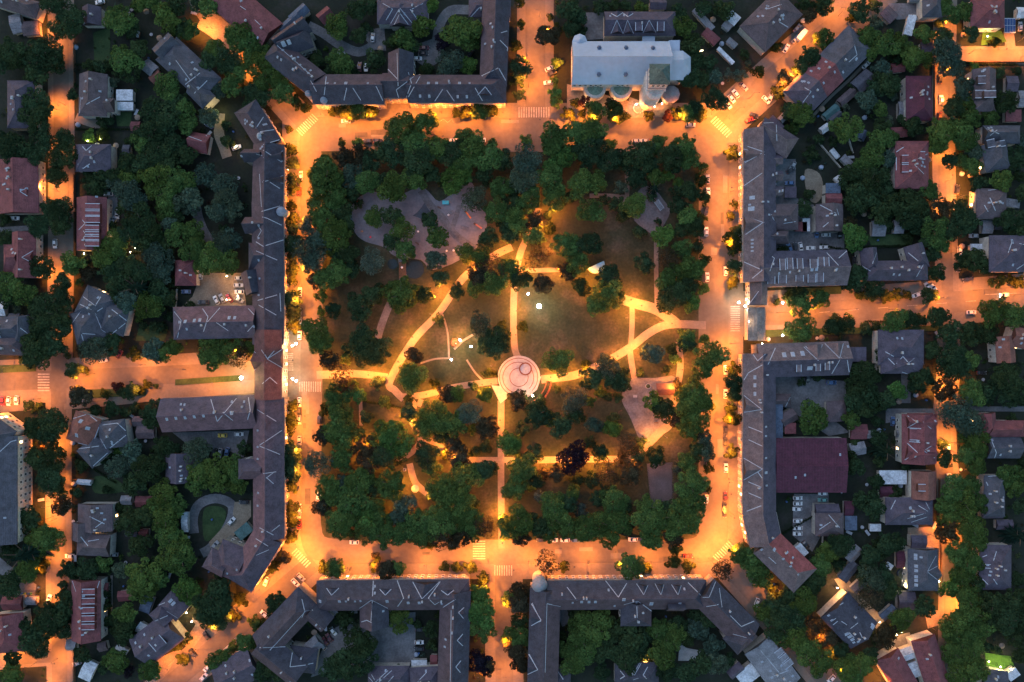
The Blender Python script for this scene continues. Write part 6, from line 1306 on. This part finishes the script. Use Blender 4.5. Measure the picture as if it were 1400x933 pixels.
(1,2):'900,470,90,g 1010,520,80,d 1200,600,60,d 700,330,70,g 780,640,60,d 950,690,90,g 1080,560,80,n 560,520,80,g 600,420,70,d 1180,480,60,g 1260,180,50,d 980,240,60,y 1412,318,72,d 1450,318,72,d 350,10,120,g 400,110,90,n 600,40,160,d 660,60,140,d 490,95,60,g 860,75,85,n 850,200,150,g 660,225,70,d 470,220,130,n 520,260,90,g 560,300,80,b 440,300,110,g 460,380,130,g 490,470,130,g 420,500,120,g 370,510,90,n 480,580,110,g 460,650,110,g 750,520,180,b 650,560,90,g 700,620,130,d 830,390,90,d 590,580,110,n 620,660,100,n 320,670,140,t 560,770,130,g 600,730,90,g 730,780,160,g 480,790,90,t 390,800,110,g 520,870,150,g 420,860,100,g 930,625,125,d 1040,620,70,y 1100,640,110,n 1140,740,150,g 1240,710,110,d 1040,820,170,g 1110,880,150,g 980,830,90,d 960,400,130,g 1000,450,130,g 940,480,100,g 1080,450,110,g 1155,400,120,t 1090,290,90,b 1040,300,90,n 1250,470,110,n 1250,295,80,b 1290,30,130,d 1380,550,100,b 1380,820,80,g 200,360,70,y 190,430,74,y 190,480,60,y 195,600,90,d 195,660,90,d 195,720,90,d 195,790,72,y 200,915,70,y 360,910,90,n 800,890,110,t 660,900,90,g 1180,890,70,d 830,320,60,y 500,40,70,d 1300,180,40,y 1190,250,50,d 1250,580,70,d 690,470,60,d 1290,690,60,d 380,380,70,y 640,800,90,d',
(2,2):'60,480,70,d 200,420,80,g 420,560,60,d 250,720,90,n 360,760,70,d 600,640,70,n 700,560,60,d 480,280,60,g 400,130,60,y 60,640,60,d 330,830,80,g 160,330,60,d 420,330,60,g 560,420,60,d 250,115,140,g 430,205,120,d 530,150,120,t 590,220,120,d 510,110,70,t 770,75,110,t 870,45,60,d 885,95,60,b 843,157,50,d 698,178,45,d 960,20,90,d 1080,80,150,g 1040,150,100,g 340,320,125,l 140,400,140,d 270,460,110,d 350,400,90,d 445,455,85,t 550,485,90,b 580,310,50,d 525,310,50,d 770,340,95,b 840,370,110,d 980,300,160,g 1000,390,180,g 970,470,130,g 1040,340,110,g 1050,530,80,t 1060,600,90,t 1010,600,90,d 340,640,145,p 120,615,80,d 490,615,80,d 640,570,120,n 690,620,80,d 780,630,90,d 520,720,130,n 640,715,110,n 560,870,130,g 470,850,80,d 60,700,140,g 10,560,90,b 105,800,45,b 150,850,70,l 220,900,130,g 370,915,60,l 20,800,100,g 950,670,90,g 980,780,150,g 900,700,60,l 990,880,140,g 920,910,110,g 740,910,130,g 1210,165,70,y 1205,230,90,d 1210,300,80,d 1200,420,80,y 1200,610,73,y 180,720,60,n 250,265,40,d 1050,800,60,y 900,240,60,n 910,430,90,n 520,830,80,d 440,760,80,d 130,760,80,d 310,880,90,d 610,900,90,d 40,330,90,n 1070,700,50,y 1190,370,60,y 840,910,80,d',
(3,2):'640,70,80,d 520,170,130,d 490,250,120,d 550,290,120,d 470,330,110,d 520,370,100,d 700,270,95,b 840,210,120,d 800,240,80,d 640,320,100,d 1010,80,130,d 1050,140,120,d 1110,110,90,g 970,160,90,d 900,50,90,d 1110,280,130,g 1200,280,110,d 1300,190,130,d 1340,250,120,d 1310,310,90,d 960,270,110,n 1040,400,180,t 1100,450,150,t 1130,540,130,g 1090,620,120,g 1130,680,110,g 1150,600,100,g 250,430,170,g 460,430,80,g 650,600,110,c 480,680,80,d 950,560,60,d 960,640,90,d 1010,820,140,g 1070,880,140,g 1100,800,120,g 970,900,110,g 1160,880,90,g 1300,730,110,g 1380,730,80,g 1350,800,100,g 560,900,120,d 510,870,80,d 700,830,70,d 590,770,80,d 440,700,70,d 600,540,80,d 590,440,60,d 560,200,80,d 600,180,70,d 460,620,60,d 470,560,50,d 610,660,60,d 1330,420,50,d 1380,330,60,d 1390,660,70,d 1370,900,80,d 180,230,40,d 270,200,50,d 600,360,70,d 750,690,60,d',
(0,3):'170,50,120,d 220,160,140,g 270,150,130,g 190,170,100,g 130,240,150,c 150,320,130,g 60,210,100,d 40,410,130,d 230,290,70,y 210,310,70,y 270,580,150,d 330,560,110,d 240,640,110,d 180,670,120,d 200,740,130,d 360,500,110,d 340,650,90,d 70,800,90,d 60,900,130,g 130,620,80,d 660,320,80,t 710,60,120,d 790,30,120,d 760,190,120,d 900,40,150,g 920,130,130,g 960,190,130,g 990,260,160,g 920,260,130,g 780,350,150,g 860,370,110,g 740,420,90,g 800,440,110,g 1020,430,130,b 1050,480,90,g 1170,500,190,d 1200,420,120,d 1130,560,130,d 1200,590,100,d 690,560,110,g 680,640,110,d 630,820,130,g 700,870,70,p 820,870,110,g 560,290,80,g 470,330,110,d 1270,570,70,y 1310,480,70,y 1000,810,73,y 970,740,50,y 1390,610,70,g 1340,720,100,g 1180,830,90,g 1230,790,80,g 1270,740,60,g 1010,690,60,d 450,780,90,d 560,860,60,d 670,690,80,d 620,600,60,d 630,660,60,d 400,330,80,d 600,310,60,d 350,450,60,d 355,590,60,d 360,300,50,d 340,340,50,d 345,400,50,d 850,290,80,d 570,450,60,d 570,520,60,d 590,600,60,d 720,690,60,d 100,350,90,d',
(1,3):'195,20,70,y 195,60,70,y 195,140,70,y 165,255,70,n 95,300,70,y 115,505,120,d 30,620,60,y 370,310,73,y 440,315,95,g 650,300,70,y 710,325,110,n 770,315,80,g 1030,305,55,y 1090,305,60,y 1175,310,70,y 650,245,45,n 1225,560,150,b 1240,640,130,g 1225,460,110,b 1240,370,74,y 1210,830,110,p 1260,850,90,n 1390,480,80,g 1385,680,90,g 560,720,160,d 580,800,140,d 500,830,160,d 430,870,120,d 780,590,120,g 550,620,50,t 480,590,90,d 960,640,80,d 450,60,130,g 520,30,120,g 610,40,110,b 680,60,110,g 780,30,110,t 600,120,120,g 700,130,130,g 800,120,120,g 900,60,140,g 900,130,120,g 1000,60,150,g 1090,60,120,g 1010,140,130,n 1110,140,100,n 1170,40,110,g 1180,100,100,g 1240,80,120,n 950,180,60,y 470,110,90,g 540,130,50,d 1070,180,70,y 1370,120,80,g 1360,60,80,g 100,850,120,d 30,880,110,d 880,620,50,d 960,730,60,d 1000,570,50,d 280,600,50,d 160,560,40,d 770,860,50,d',
(2,3):'40,60,160,g 50,140,90,n 150,80,120,d 230,40,130,g 300,90,120,g 200,130,80,g 385,25,70,l 400,110,130,g 480,60,130,g 530,140,100,g 580,60,130,g 620,100,80,n 740,60,150,g 820,40,130,g 900,80,130,g 760,150,110,g 880,140,110,n 960,60,130,g 890,210,70,y 885,280,72,y 960,300,70,y 190,290,120,n 285,300,60,y 650,300,130,g 730,310,70,y 1145,320,120,n 1240,230,110,g 1290,260,110,g 1340,320,110,g 1370,370,90,g 1380,560,100,g 400,600,130,g 450,650,150,g 370,700,140,g 400,770,130,g 330,830,120,g 310,760,110,g 480,590,110,g 560,640,110,d 560,750,120,d 620,800,140,d 660,700,120,d 800,650,120,g 850,720,120,g 830,800,130,g 880,680,110,g 720,680,90,d 1000,640,100,t 1090,730,100,t 1070,580,110,d 1040,830,110,d 1120,830,100,t 900,620,90,d 40,430,100,n 40,500,110,n 40,600,80,d 45,680,110,g 30,760,110,n 50,840,90,n 850,870,100,d 950,880,110,d 740,790,70,y 490,880,90,d 700,760,90,d 480,760,110,d 950,700,80,d 1180,820,70,d 270,680,60,d 360,570,80,d 1000,560,80,d',
(3,3):'400,190,130,d 320,230,110,g 290,300,120,g 260,380,110,d 220,420,120,d 200,500,140,g 120,560,130,d 60,620,140,d 240,640,130,n 160,700,130,g 210,760,130,g 330,700,90,n 280,820,140,g 430,870,130,g 510,840,130,g 470,910,110,g 30,440,60,y 80,690,90,g 30,520,100,d 690,170,100,d 640,190,100,d 560,370,130,t 620,350,100,d 660,420,100,d 560,470,140,n 540,340,110,d 640,680,110,n 730,590,120,g 560,250,110,d 850,520,110,d 1000,40,110,g 1110,90,130,g 1130,150,110,g 1030,220,130,g 1100,280,140,g 1060,350,120,g 1000,420,100,b 1090,470,130,g 1140,390,90,d 970,110,110,n 1030,620,140,g 1110,560,140,g 1150,640,120,g 1060,700,130,g 1010,760,120,g 1110,740,130,g 1130,860,140,g 1040,880,130,g 980,650,80,g 1230,510,140,d 1300,600,140,d 1320,500,130,d 1380,480,120,d 1390,600,120,d 1230,600,120,d 1350,700,90,d 1370,790,80,d 1380,140,110,c 1360,370,80,d 120,440,100,d 100,510,110,d 150,620,110,d 380,760,90,d 560,780,80,d 610,250,60,d 600,180,60,d 380,290,70,d 1190,740,60,d 1250,760,50,d 700,640,70,d 590,700,70,d 1180,480,80,d'}
random.seed(11)
for k, v in TD.items(): sheet(*k); trees(v)
random.seed(5)
plant_all()

# ================================================================== UNDERGROWTH AND GRASS TUFTS (nobody could count these)
def seg_d(p, a, b):
    d = b-a; t = max(0, min(1, (p-a).dot(d)/max(d.length_squared, 1e-6))); return (a+d*t-p).length
STREETS = [([(732,-20),(732,170)],28),([(688,740),(690,960)],28),([(-20,523),(200,514),(400,505)],33),([(1000,430),(1150,424),(1420,404)],34),([(985,170),(1095,72),(1210,-20)],30),([(425,770),(340,845),(205,960)],28),([(985,765),(1060,850),(1150,960)],21),([(83,-20),(84,300),(80,600),(82,960)],19),([(1293,-20),(1290,200),(1297,480),(1291,580),(1299,720),(1297,960)],17),([(1290,76),(1420,76)],14),([(-20,905),(88,897)],14)]
SEG = [(W(a), W(b), w*S) for pts, w in STREETS for a, b in zip(pts[:-1], pts[1:])]
PAVED = []
for o in list(SC.objects):
    if o.type == 'MESH' and o.name.split('.')[0] in ('drive','courtyard','car_park','gravel_yard','terrace','churchyard','path') and o.get('kind') == 'structure':
        PAVED.append([[(o.data.vertices[v].co.x, o.data.vertices[v].co.y) for v in p.vertices] for p in o.data.polygons])
PB = [(min(x for t in ts for x, y in t), max(x for t in ts for x, y in t), min(y for t in ts for x, y in t), max(y for t in ts for x, y in t), ts) for ts in PAVED]
def intri(p, t):
    (ax,ay),(bx,by),(cx,cy) = t[:3]; x, y = p
    s1 = (bx-ax)*(y-ay)-(by-ay)*(x-ax); s2 = (cx-bx)*(y-by)-(cy-by)*(x-bx); s3 = (ax-cx)*(y-cy)-(ay-cy)*(x-cx)
    return (s1 >= 0) == (s2 >= 0) == (s3 >= 0)
def free(p):
    for a, b_, w in SEG:
        if seg_d(p, a, b_) < w: return False
    if abs(p.x) < 106 and -110 < p.y < 112: return False
    for a, b_, hw in FOOT:
        if seg_d(p, a, b_) < hw+.3: return False
    for x0, x1, y0, y1, ts in PB:
        if x0 < p.x < x1 and y0 < p.y < y1 and any(intri(p, t) for t in ts): return False
    return True
rr = random.Random(8); kinds = [('garden_table','round grey garden table','garden table',clutter_table),('covered_heap','blue grey tarpaulin covered heap','covered heap',clutter_tarp),('rain_barrel','blue rain barrel','rain barrel',clutter_barrel),('garden_parasol','brown garden parasol','parasol',clutter_parasol),('woodpile','covered woodpile','woodpile',clutter_wood)]
tree_at = [(W(t[0]), t[1]*.62) for t in TREES]; got = 0
for k in range(4000):
    p = Vector((rr.uniform(-228,228), rr.uniform(-150,150)))
    if not free(p) or any((p-q).length < r_ for q, r_ in tree_at): continue
    nm, ph, ct, fn = kinds[got % 5]; rt = root(nm, (p.x, p.y, .03), rr.random()*3.1); fn(rt); later(rt, ph, ct, (700+p.x/S, 466.5-p.y/S), 'garden things'); got += 1
    if got >= 95: break
Vs, Cs = [], []
rr = random.Random(21)
n_ = 0
clus = [(rr.uniform(-245,245), rr.uniform(-165,165)) for _ in range(900)]
for cx, cy in clus:
    for j in range(rr.randint(1, 5)):
        p = Vector((cx+rr.gauss(0,3.2), cy+rr.gauss(0,3.2)))
        if not free(p): continue
        V, k, cc = SMALL[rr.randint(0, 5)]; s = rr.uniform(.5, 1.7); h = s*rr.uniform(.7, 1.1); m = rr.randint(90, 200)
        st = rr.randint(0, 420-m); Vs.append(V[st*5:(st+m)*5]*np.array([s, s, h])+np.array([p.x, p.y, h*.6]))
        t = rr.choice('dddgnt'); Cs.append(cc[st:st+m]*np.array([*[c*rr.uniform(.7, 1.2) for c in TC[t]], 1]))
o = link('undergrowth', leafy('undergrowth', np.concatenate(Vs), 5, np.concatenate(Cs), 'leafmass')); o['kind'] = 'stuff'; o['label'] = 'low bushes and undergrowth in the gardens'

# ================================================================== LIGHT, SKY, CAMERA
finish_labels()
w = bpy.data.worlds.new('World'); SC.world = w; w.use_nodes = True; nt = w.node_tree
bg = nt.nodes['Background']; sky = nt.nodes.new('ShaderNodeTexSky'); sky.sky_type = 'NISHITA'; sky.sun_disc = False
SE, SR = R(2.5), R(315)
sky.sun_elevation = SE; sky.sun_rotation = SR; sky.air_density = 1.3; sky.dust_density = .6; sky.ozone_density = 2.6
nt.links.new(sky.outputs[0], bg.inputs['Color']); bg.inputs['Strength'].default_value = SKY_S
l = bpy.data.lights.new('sun', 'SUN'); l.energy = .13; l.angle = R(50); l.color = (.95, .88, 1); so = bpy.data.objects.new('sun', l); COL.objects.link(so)
so.rotation_euler = (R(38), 0, R(-135)); so.location = (0, 0, 120)
cam = bpy.data.cameras.new('camera'); co = bpy.data.objects.new('camera', cam); COL.objects.link(co); SC.camera = co
co.location = (0, 0, H); co.rotation_euler = (0, 0, 0); cam.sensor_width = 36; cam.lens = 18/(700*S/H); cam.clip_end = 2000; cam.clip_start = 1
SC.view_settings.view_transform = 'Standard'; SC.view_settings.look = 'None'; SC.view_settings.gamma = 1; SC.view_settings.exposure = EXPO
SC.render.engine = 'CYCLES'; SC.cycles.use_denoising = True; SC.cycles.max_bounces = 4; SC.cycles.diffuse_bounces = 2; SC.cycles.transmission_bounces = 2
SC.cycles.use_adaptive_sampling = True; SC.cycles.adaptive_threshold = .02; SC.cycles.sample_clamp_indirect = 4; SC.cycles.use_light_tree = True
